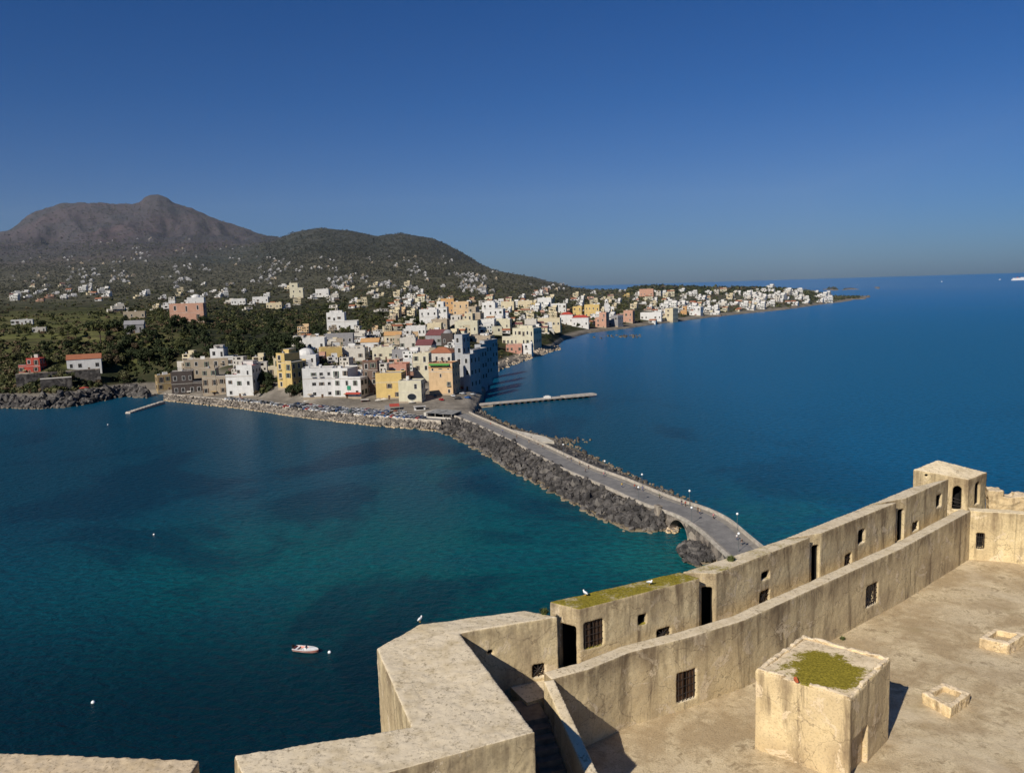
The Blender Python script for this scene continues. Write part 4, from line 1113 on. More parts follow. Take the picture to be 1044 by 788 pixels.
# people walking on the causeway
SKIN = simple('skin', (.45, .27, .19), .6, .08); HAIR = simple('hair_dark', (.03, .02, .015), .8, .2)
def skin_mesh(name, verts, edges, radii, mat, sub=1):
    me = bpy.data.meshes.new(name); me.from_pydata(verts, edges, []); o = bpy.data.objects.new(name, me); col.objects.link(o)
    sk = o.modifiers.new('s', 'SKIN'); sk.use_smooth_shade = True
    for i, r_ in enumerate(radii): me.skin_vertices[0].data[i].radius = (r_, r_) if not hasattr(r_, '__len__') else r_
    me.skin_vertices[0].data[0].use_root = True
    ss = o.modifiers.new('u', 'SUBSURF'); ss.levels = sub; ss.render_levels = sub
    out = eval_mesh(o); out.name = name; bpy.data.objects.remove(o); out.materials.clear(); out.materials.append(mat); return out
def person_meshes(stride, arm):
    s, a = stride, arm
    v = [(0, 0, .95), (0, 0, 1.15), (0, 0, 1.38), (0, 0, 1.50), (0, .015, 1.58), (0, .02, 1.66), (0, .01, 1.73)]; r_ = [(.15, .11), (.14, .10), (.17, .10), (.06, .06), (.075, .085), (.082, .1), (.05, .06)]
    e = [(0, 1), (1, 2), (2, 3), (3, 4), (4, 5), (5, 6)]
    legs = {}; arms = {}
    for sd_, st in ((-1, s), (1, -s)):
        b = len(v); v += [(.1 * sd_, 0, .88), (.1 * sd_, st * .5 + .04, .5), (.1 * sd_, st * .95 - .03, .09), (.11 * sd_, st * .95 + .13, .04)]; r_ += [.095, .062, .042, .04]; e += [(0, b), (b, b + 1), (b + 1, b + 2), (b + 2, b + 3)]; legs[sd_] = b
        b = len(v); v += [(.2 * sd_, 0, 1.41), (.25 * sd_, -st * a * .5, 1.14), (.24 * sd_, -st * a + .08, .90), (.235 * sd_, -st * a + .1, .82)]; r_ += [.06, .042, .032, .028]; e += [(2, b), (b, b + 1), (b + 1, b + 2), (b + 2, b + 3)]; arms[sd_] = b
        hnd = v[-1]
        for k in range(4): j = len(v); v += [(hnd[0] + .0, hnd[1] + (k - 1.5) * .02, hnd[2] - .075 - .012 * (k in (1, 2)))]; r_ += [.009]; e += [(b + 3, j)]
        j = len(v); v += [(hnd[0] - .02 * sd_, hnd[1] + .045, hnd[2] - .03)]; r_ += [.010]; e += [(b + 3, j)]
    body = skin_mesh('body', v, e, r_, SKIN)
    jv = [v[0], v[1], v[2], (0, 0, 1.47)]; jr = [(.175, .135), (.165, .125), (.19, .125), (.085, .085)]; je = [(0, 1), (1, 2), (2, 3)]
    for sd_ in (-1, 1):
        b = len(jv); q = arms[sd_]; jv += [v[q], v[q + 1], v[q + 2]]; jr += [.075, .058, .046]; je += [(2, b), (b, b + 1), (b + 1, b + 2)]
    tv = [(0, 0, .97), (0, 0, .92)]; tr = [(.165, .125), (.15, .12)]; te = [(0, 1)]
    for sd_ in (-1, 1):
        b = len(tv); q = legs[sd_]; tv += [v[q], v[q + 1], (v[q + 2][0], v[q + 2][1], .10)]; tr += [.108, .075, .062]; te += [(1, b), (b, b + 1), (b + 1, b + 2)]
    hv = [(0, -.03, 1.63), (0, -.01, 1.70), (0, .03, 1.755)]; hr = [(.075, .06), (.095, .10), (.06, .06)]; he = [(0, 1), (1, 2)]
    return body, (jv, je, jr), (tv, te, tr), (hv, he, hr)
CLO = dict(black=(.02, .02, .022), navy=(.02, .03, .07), red=(.38, .04, .03), grey=(.16, .16, .16), white=(.65, .64, .6), blue=(.05, .12, .3), brown=(.14, .08, .05), green=(.05, .12, .06), beige=(.42, .34, .22), pink=(.5, .2, .22), yellow=(.6, .42, .06), denim=(.05, .08, .15))
CM = {k: simple('cloth_' + k, c, .9, .15, 5) for k, c in CLO.items()}
POSES = [person_meshes(.22, .55), person_meshes(-.16, .5), person_meshes(.03, .3)]
_pc = {}
def person(loc, rz, pose, top, leg, label):
    body, J, T_, Hh = POSES[pose]
    t = empty('person', loc, rz); tag(t, label, 'person', 'people walking on the causeway')
    link('body', body, t)
    for nm, D, key, mat in (('jacket', J, top, CM[top]), ('trousers', T_, leg, CM[leg]), ('hair', Hh, 'hair', HAIR)):
        k = (nm, pose, key)
        if k not in _pc: _pc[k] = skin_mesh(nm, *D, mat)
        link(nm, _pc[k], t)
PEOPLE = [(583, 470, 0, 'black', 'denim', 'person in black with blue jeans, farthest along the causeway'), (594, 474, 2, 'beige', 'black', 'person in a beige jacket standing by the parapet near the platform'), (601, 478, 1, 'navy', 'black', 'person in navy walking in the middle of the far road'),
          (548, 455, 0, 'black', 'grey', 'person in black and grey by the pale platform'), (553, 457.5, 1, 'brown', 'denim', 'person in a brown jacket behind the one in black and grey'), (616, 486, 2, 'pink', 'denim', 'person in a pink top under the second farthest lamp'),
          (586, 468, 1, 'white', 'grey', 'person in white against the parapet on the far road'), (598, 482, 0, 'grey', 'black', 'person in grey crossing the road on the far half'), (646, 498, 0, 'red', 'denim', 'person in a red jacket walking midway along the causeway'),
          (649, 499.5, 1, 'black', 'black', 'person all in black beside the one in red'), (655, 500.5, 2, 'blue', 'denim', 'person in a blue top midway along the causeway'), (673, 509, 1, 'green', 'black', 'person in green between two lamps short of the bridge'),
          (695, 516, 0, 'navy', 'grey', 'person in navy and grey under the lamp before the arch'), (698, 517.5, 1, 'black', 'denim', 'person in black and jeans under the lamp before the arch'), (702, 519, 2, 'red', 'black', 'person in red and black leaning by the parapet over the arch'),
          (712, 526, 0, 'brown', 'black', 'person in brown on the crown of the bridge'), (715, 528.5, 1, 'beige', 'denim', 'person in beige on the crown of the bridge'), (727, 532, 2, 'pink', 'black', 'person in pink past the bridge by the parapet'),
          (752, 552, 0, 'white', 'denim', 'person in white near the fortress end of the causeway'), (755, 555, 1, 'black', 'grey', 'person in black near the fortress end of the causeway'), (634, 497, 2, 'yellow', 'denim', 'person in a yellow jacket on the far side of the road'),
          (527, 447, 0, 'black', 'brown', 'person in black and brown near the town end'), (512, 441, 1, 'blue', 'black', 'person in blue near the town end of the causeway'), (540, 452, 2, 'navy', 'beige', 'person in navy with beige trousers near the platform'), (500, 434, 0, 'red', 'grey', 'person in red where the causeway meets the town')]
for x, y, ps, tp, lg, lab in PEOPLE:
    p = Vector((*xy(x, y, ZR + .02), 0)); i = min(range(NS), key=lambda i: (CLc[i] - p).length)
    u = (LS[i] - RS[i]); w = u.length; u.normalize(); s_ = max(2.2, min(w - 1.2, (p - RS[i]).dot(u))); p2 = RS[i] + u * s_
    d = CLc[min(NS - 1, i + 1)] - CLc[max(0, i - 1)]
    person((p2.x, p2.y, hump(i) + .01), math.atan2(d.y, d.x) + (math.pi / 2 if ps == 1 else -math.pi / 2), ps, tp, lg, lab)

# boats and buoys
MAT_HULL = simple('boat_white', (.75, .73, .70), .4, .08, .8, .4); MAT_HULLR = simple('boat_red', (.55, .20, .15), .5, .2, .8); MAT_BIN = simple('boat_inside', (.42, .40, .37), .7, .25, 2)
def make_boat():
    t = empty('motor_boat', tuple(atz(312, 664, 0)))
    N = 16; sec = []
    for i in range(N + 1):
        f = i / N; x = -2.6 + 5.4 * f; hb = 1.02 * (1 - max(0, (f - .45) / .55) ** 2.2) ** .8 if f < 1 else 0.02
        hb = max(hb, .02) * (.9 + .1 * min(1, f * 5)); sh = .62 + .25 * f * f; kz = -.25 + .5 * max(0, (f - .75) / .25) ** 2
        sec.append([(x, -hb, sh), (x, -hb * .97, sh * .78), (x, -hb * .55, kz * .6), (x, 0, kz), (x, hb * .55, kz * .6), (x, hb * .97, sh * .78), (x, hb, sh)])
    m = MB(); vs = [p for s in sec for p in s]; lo = []; hi = []
    for i in range(N):
        for j in range(6):
            f = (i * 7 + j, (i + 1) * 7 + j, (i + 1) * 7 + j + 1, i * 7 + j + 1); (hi if j in (0, 5) else lo).append(f)
    m.add(vs, hi, MAT_HULL); m.add(vs, lo + [(0, 1, 2, 3, 4, 5, 6)], MAT_HULLR); m.build('hull', t, True)
    g = MB()
    for i in range(N):
        for s in (0, 6):
            a = Vector(sec[i][s]); b = Vector(sec[i + 1][s]); q = 1 if s == 0 else -1
            ia_ = Vector((a.x, a.y + q * min(.16, abs(a.y)), a.z + .02)); ib = Vector((b.x, b.y + q * min(.16, abs(b.y)), b.z + .02))
            g.add([a + Vector((0, 0, .02)), b + Vector((0, 0, .02)), ib, ia_], [(0, 1, 2, 3)], MAT_HULL)
    g.build('gunwale', t)
    d = MB(); vs = []
    for i in range(N + 1): hb = abs(sec[i][0][1]) * .9; vs += [(sec[i][0][0], -hb, .2), (sec[i][0][0], hb, .2)]
    d.add(vs, [(2 * i, 2 * i + 2, 2 * i + 3, 2 * i + 1) for i in range(N)], MAT_BIN); d.build('floor_boards', t)
    fd = MB(); vs = []
    for i in range(9, N + 1): hb = abs(sec[i][0][1]) * .95; z = sec[i][0][2]; vs += [(sec[i][0][0], -hb, z), (sec[i][0][0], 0, z + .09), (sec[i][0][0], hb, z)]
    k = len(vs) // 3; fd.add(vs, [(3 * i + j, 3 * i + 3 + j, 3 * i + 4 + j, 3 * i + 1 + j) for i in range(k - 1) for j in (0, 1)], MAT_HULL); fd.build('foredeck', t)
    for x in (-1.9, -.5): s = MB(); s.box(MAT_HULL, x - .2, x + .2, -.85, .85, .42, .5); s.build('seat', t)
    o = MB(); o.box(MAT_DARK, -3.0, -2.62, -.2, .2, .55, 1.05); o.box(MAT_DARK, -2.92, -2.75, -.07, .07, -.3, .55); o.build('outboard_motor', t)
    c = MB(); c.box(MAT_HULL, -.2, .25, -.3, .3, .2, .85); c.add([(.22, -.34, .85), (.22, .34, .85), (.05, .34, 1.15), (.05, -.34, 1.15)], [(0, 1, 2, 3)], MAT_GLASS); c.build('console', t)
    return t
bt_ = make_boat(); tag(bt_, 'small white open motor boat with a reddish underside, moored in the bay', 'boat'); bt_.rotation_euler.z = R(-17); bt_.location.z = .05
MAT_BUOY = simple('buoy_white', (.8, .8, .78), .4, .05)
def buoy(x, y, lab, s=1):
    p = atz(x, y, 0); t = empty('buoy', (p.x, p.y, 0)); tag(t, lab, 'buoy', 'white mooring buoys'); m = MB(); m.lathe(MAT_BUOY, [(.05, -.25), (.28, -.15), (.36, .05), (.3, .25), (.12, .38), (.05, .42)], n=12); m.build('float', t, True)
    m = MB(); m.lathe(MAT_IRON, [(.03, .4), (.03, .5), (.05, .52)], n=6); m.build('ring', t); t.scale = (s,) * 3
buoy(336, 665, 'white mooring buoy just off the bow of the motor boat'); buoy(95, 716, 'lone white buoy in the dark water at lower left of the boat', 1.0); buoy(157, 545, 'tiny white buoy in the middle of the left bay', .9); buoy(110, 433, 'tiny buoy off the old stone mole', 1)
def speedboat(x, y, L, lab):
    p = atz(x, y, 0); t = empty('distant_boat', (p.x, p.y, 0), random.Random(int(x)).uniform(0, 3)); tag(t, lab, 'boat'); m = MB()
    w = L * .16; m.prism(MAT_HULL, [(-L / 2, -w), (L * .2, -w), (L / 2, 0), (L * .2, w), (-L / 2, w)], -.5, L * .12); m.build('hull', t)
    m = MB(); m.prism(MAT_HULL, [(-L * .25, -w * .7), (L * .1, -w * .7), (L * .2, 0), (L * .1, w * .7), (-L * .25, w * .7)], L * .12, L * .26); m.build('cabin', t)
speedboat(960, 287.6, 26, 'tiny white boat far out, nearly alone on the open sea'); speedboat(1019.5, 285.3, 24, 'tiny white boat far out just beside the ferry'); speedboat(874, 290.6, 14, 'tiny white speck of a boat beyond the headland')
p = atz(1040, 285.8, 0); t = empty('ferry', (p.x, p.y, 0), .1); tag(t, 'white ferry far out at sea near the horizon', 'ferry')
m = MB(); m.prism(MAT_HULL, [(-75, -9), (55, -9), (78, 0), (55, 9), (-75, 9)], -2, 11); m.build('hull', t); m = MB(); m.prism(MAT_HULL, [(-65, -8), (38, -8), (46, 0), (38, 8), (-65, 8)], 11, 20); m.build('superstructure', t)
m = MB(); m.box(MAT_HULL, 10, 34, -8, 8, 20, 25); m.build('bridge_deck', t); m = MB(); m.prism(P('red'), [(-30, -3), (-20, -3), (-20, 3), (-30, 3)], 20, 29); m.build('funnel', t)
#PART4
# ------------------------------------------------------------------ houses
def win_mesh(kind):
    """unit window (1 m wide, 1 m tall, facing -y): surround, dark pane, leaves"""
    m = MB()
    sur = P('offwhite') if kind != 'white' else P('white')
    m.add([(-.5, 0, 0), (.5, 0, 0), (.5, -.05, 0), (-.5, -.05, 0), (-.5, 0, 1), (.5, 0, 1), (.5, -.05, 1), (-.5, -.05, 1)], [(3, 2, 6, 7), (0, 3, 7, 4), (2, 1, 5, 6), (4, 7, 6, 5), (0, 1, 2, 3)], sur)
    m.add([(-.40, -.07, .06), (.40, -.07, .06), (.40, -.07, .95), (-.40, -.07, .95)], [(0, 1, 2, 3)], MAT_DARK if kind != 'glass' else MAT_GLASS)
    m.box(MAT_RAIL, -.02, .02, -.09, -.072, .06, .95)
    if kind == 'shutter':
        for s in (-1, 1): m.box(MAT_SHUT, s * .62 - .13, s * .62 + .13, -.08, -.03, .03, .97)
    if kind == 'brown':
        for s in (-1, 1): m.box(MAT_SHUTB, s * .62 - .13, s * .62 + .13, -.08, -.03, .03, .97)
    return m.mesh('window')
WM = {k: win_mesh(k) for k in ('white', 'glass', 'shutter', 'brown')}
def door_mesh():
    m = MB(); m.box(MAT_SHUTB, -.5, .5, -.06, 0, 0, 1); m.box(P('offwhite'), -.58, -.5, -.09, 0, 0, 1.05); m.box(P('offwhite'), .5, .58, -.09, 0, 0, 1.05); m.box(P('offwhite'), -.58, .58, -.09, 0, 1.0, 1.06); return m.mesh('door')
DM = door_mesh()
def balcony_mesh():
    m = MB(); m.box(P('offwhite'), -.5, .5, -1.1, 0, -.12, 0)
    for i in range(9): x = -.49 + .98 * i / 8; m.box(MAT_RAIL, x - .008, x + .008, -1.08, -1.05, 0, .95)
    m.box(MAT_RAIL, -.5, .5, -1.09, -1.04, .93, .99)
    for s in (-.49, .49): m.box(MAT_RAIL, s - .008, s + .008, -1.05, 0, .93, .99)
    return m.mesh('balcony')
BM_ = balcony_mesh()
BOXES = []         # house footprints, to keep trees out
def house(px0, px1, pyb, pyt, colr, label, rot=-22, depth=None, floors=None, cols=None, win='white', roof='flat', rcol=None, side=True, balc=0, hut=False, skip=(), name='house', cat='house', group=None, z=None, door=True, rim=True, wsz=None):
    pc = (px0 + px1) / 2
    g = ground(pc, pyb) if z is None else atz(pc, pyb, z)
    if g is None: g = atz(pc, pyb, 3)
    k = proj(g)[2]
    ang = math.atan2(g.x, g.y); rz = -ang + R(rot)
    w = (px1 - px0) / F * k / max(.5, math.cos(R(rot))); h = (pyb - pyt) / F * k
    d = depth or max(7, min(13, w * .8))
    t = empty(name, tuple(g), rz); tag(t, label, cat, group)
    BOXES.append((g.x, g.y, max(w, d) * .75))
    m = MB(); fz = -7
    pw = P(colr)
    rimh = .55 if roof == 'flat' and rim else 0
    fl = floors or max(1, int(round(h / 3.3))); q0 = random.Random(int(px0 * 3 + pyb * 5)); stp = 0
    if roof == 'flat' and fl >= 2 and not skip and w > 8 and q0.random() < .7: stp = q0.choice((-1, 1))
    cut = q0.uniform(.32, .45) * w; hl = h * (1 - 1 / fl) + .2
    if stp:
        xa, xb = (-w / 2, w / 2 - cut) if stp > 0 else (-w / 2 + cut, w / 2)
        m.box(pw, xa, xb, 0, d, fz, h); xc, xd = (xb, w / 2) if stp > 0 else (-w / 2, xa)
        m.box(pw, xc, xd, .15, d - .15, fz, hl)
        for a in ((xc, xd, .15, .4), (xc, xd, d - .4, d - .15)): m.box(pw, *a, hl, hl + .8)
        m.box(MAT_RAIL, xc + .05, xd - .05, .2, .25, hl + .8, hl + 1.1)
    else: m.box(pw, -w / 2, w / 2, 0, d, fz, h)
    if rimh and stp:
        for a in ((xa, xb, 0, .25), (xa, xb, d - .25, d)): m.box(pw, *a, h, h + rimh)
    elif rimh:
        for a in ((-w / 2, w / 2, 0, .25), (-w / 2, w / 2, d - .25, d), (-w / 2, -w / 2 + .25, .25, d - .25), (w / 2 - .25, w / 2, .25, d - .25)): m.box(pw, *a, h, h + rimh)
    m.build('wall', t)
    rm = MB(); rc = MAT_ROOFGREY if rcol is None else P(rcol)
    if roof == 'flat':
        u0, u1 = (xa + .05, xb - .05) if stp else (-w / 2 + .25, w / 2 - .25)
        rm.add([(u0, .25, h + .02), (u1, .25, h + .02), (u1, d - .25, h + .02), (u0, d - .25, h + .02)], [(0, 1, 2, 3)], rc)
        if stp: rm.add([(xc + .05, .42, hl + .03), (xd - .05, .42, hl + .03), (xd - .05, d - .42, hl + .03), (xc + .05, d - .42, hl + .03)], [(0, 1, 2, 3)], rc)
    elif roof == 'hip':
        e = .4; q = min(w, d) / 2 * .95; r_ = q * .62
        vs = [(-w / 2 - e, -e, h), (w / 2 + e, -e, h), (w / 2 + e, d + e, h), (-w / 2 - e, d + e, h), (-w / 2 + q, d / 2, h + r_), (w / 2 - q, d / 2, h + r_)] if w > d else [(-w / 2 - e, -e, h), (w / 2 + e, -e, h), (w / 2 + e, d + e, h), (-w / 2 - e, d + e, h), (0, q, h + r_), (0, d - q, h + r_)]
        rm.add(vs, [(0, 1, 5, 4), (2, 3, 4, 5), (1, 2, 5), (3, 0, 4), (3, 2, 1, 0)] if w > d else [(0, 1, 4), (1, 2, 5, 4), (2, 3, 5), (3, 0, 4, 5), (3, 2, 1, 0)], rc)
    elif roof == 'gable':
        e = .4; r_ = d * .27
        rm.add([(-w / 2 - e, -e, h - .1), (w / 2 + e, -e, h - .1), (w / 2 + e, d + e, h - .1), (-w / 2 - e, d + e, h - .1), (-w / 2 - e, d / 2, h + r_), (w / 2 + e, d / 2, h + r_)], [(0, 1, 5, 4), (2, 3, 4, 5), (3, 0, 4), (1, 2, 5), (3, 2, 1, 0)], rc)
    elif roof == 'dome':
        rm.lathe(rc, [(min(w, d) * .48 * math.cos(q_ * math.pi / 16), min(w, d) * .36 * math.sin(q_ * math.pi / 16)) for q_ in range(8)], (0, d / 2, h + .02), 14)
    rm.build('roof', t)
    if roof == 'flat' and rcol in ('red', 'terracotta', 'maroon') and not stp:
        q = MB()
        for a in ((-w / 2 - .06, w / 2 + .06, -.06, .3), (-w / 2 - .06, -w / 2 + .3, .3, d), (w / 2 - .3, w / 2 + .06, .3, d)): q.box(P(rcol), *a, h + rimh, h + rimh + .25)
        q.build('coping', t)
    if fl >= 2 and w > 5:
        q = MB(); q.box(P('beige' if colr in ('white', 'offwhite') else 'offwhite'), -w / 2 - .04, w / 2 + .04, -.07, 0, h * (1 - 1 / fl) - .15, h * (1 - 1 / fl) + .08); q.build('string_course', t)
        q = MB(); q.box(P('beige'), -w / 2 - .03, w / 2 + .03, -.05, 0, -1, .9); q.build('plinth', t)
        if q0.random() < .5:
            q = MB(); x = q0.uniform(-w * .4, w * .1); a_ = q0.uniform(2.2, 4.5); q.add([(x, -.06, 3.0), (x + a_, -.06, 3.0), (x + a_, -1.7, 2.4), (x, -1.7, 2.4)], [(0, 1, 2, 3)], P(q0.choice(('red', 'offwhite', 'ochre', 'beige')))); q.build('awning', t)
    qr = random.Random(int(px0 * 7 + pyt))
    if roof == 'flat' and w > 6:
        for _ in range(qr.randint(2, 4)):
            q = MB(); x = qr.uniform(*((xa + .4, xb - 3.6) if stp and xb - xa > 5 else (-w * .42, w * .30))); y = qr.uniform(.8, d * .7); typ = qr.random()
            if typ < .4: q.box(P(qr.choice(('white', 'offwhite', colr))), x, x + qr.uniform(1.5, 3.5), y, y + qr.uniform(1.5, 3), h, h + qr.uniform(1.0, 2.6)); nm_ = 'roof_shed'
            elif typ < .65: q.lathe(MAT_RAIL, [(.6, 0), (.6, 1.2), (.3, 1.35)], (x, y, h), 8); nm_ = 'water_tank'
            elif typ < .85: q.box(P('beige'), x, x + .7, y, y + .7, h, h + 1.7); nm_ = 'chimney'
            else:
                q.box(MAT_WOOD, x, x + 3.4, y, y + 2.6, h + 2.2, h + 2.32)
                for a_ in (x, x + 3.3):
                    for b_ in (y, y + 2.5): q.box(MAT_WOOD, a_, a_ + .1, b_, b_ + .1, h, h + 2.2)
                nm_ = 'pergola'
            q.build(nm_, t)
    fh = h / fl; cn = cols or max(1, int(round(w / 3.2)))
    ww, wh = wsz or (min(2.3, w / cn * .46), min(3.2, fh * .56))
    if wsz: ww, wh = ww * 1.25, wh * 1.25
    for f in range(fl):
        for c_ in range(cn):
            if (f, c_) in skip: continue
            x = -w / 2 + w * (c_ + .5) / cn
            if stp and f == fl - 1 and not (xa + .6 < x < xb - .6): continue
            if f < fl - 1 and q0.random() < .06: continue
            if f == 0 and door and c_ == cn // 2: link('door', DM, t, (x, 0, 0), (0, 0, 0), (1.3, 1, min(2.4, fh * .75))); continue
            if wsz is None: x += q0.uniform(-.12, .12) * w / cn
            kw_ = win if q0.random() < .6 else q0.choice(('white', 'shutter', 'brown')); jw = q0.uniform(.75, 1.15); jh = 1.25 if (q0.random() < .3 and f > 0) else 1
            link('window', WM[kw_], t, (x, 0, f * fh + fh * (.28 if jh == 1 else .12)), (0, 0, 0), (ww * jw, 1, wh * jh))
            if not balc and f > 0 and w > 8 and q0.random() < .16: link('balcony', BM_, t, (x, 0, f * fh + fh * .2), (0, 0, 0), (min(2.6, w / cn * .95), 1, 1))
            if balc and f in (balc if hasattr(balc, '__len__') else range(1, fl)) and c_ % 2 == 0: link('balcony', BM_, t, (x, 0, f * fh + fh * .2), (0, 0, 0), (min(2.6, w / cn * .95), 1, 1))
        if side:
            cs = max(1, int(d / 4.2))
            for c_ in range(cs):
                y = d * (c_ + .5) / cs; sx = 1 if rot < 0 else -1
                if stp == sx and f == fl - 1: continue
                link('window', WM[win], t, (sx * w / 2, y, f * fh + fh * .28), (0, 0, R(90 * sx)), (ww, 1, wh))
    if hut:
        q = MB(); hx = w * .18 if not stp else (xa + xb) / 2; q.box(pw, hx - w * .2, hx + w * .2, d * .4, d * .85, h, h + 2.5); q.box(MAT_ROOFGREY, hx - w * .2 - .15, hx + w * .2 + .15, d * .4 - .15, d * .85 + .15, h + 2.5, h + 2.65); q.build('stair_hut', t)
    return t
OT = 'houses of the old town by the sea'
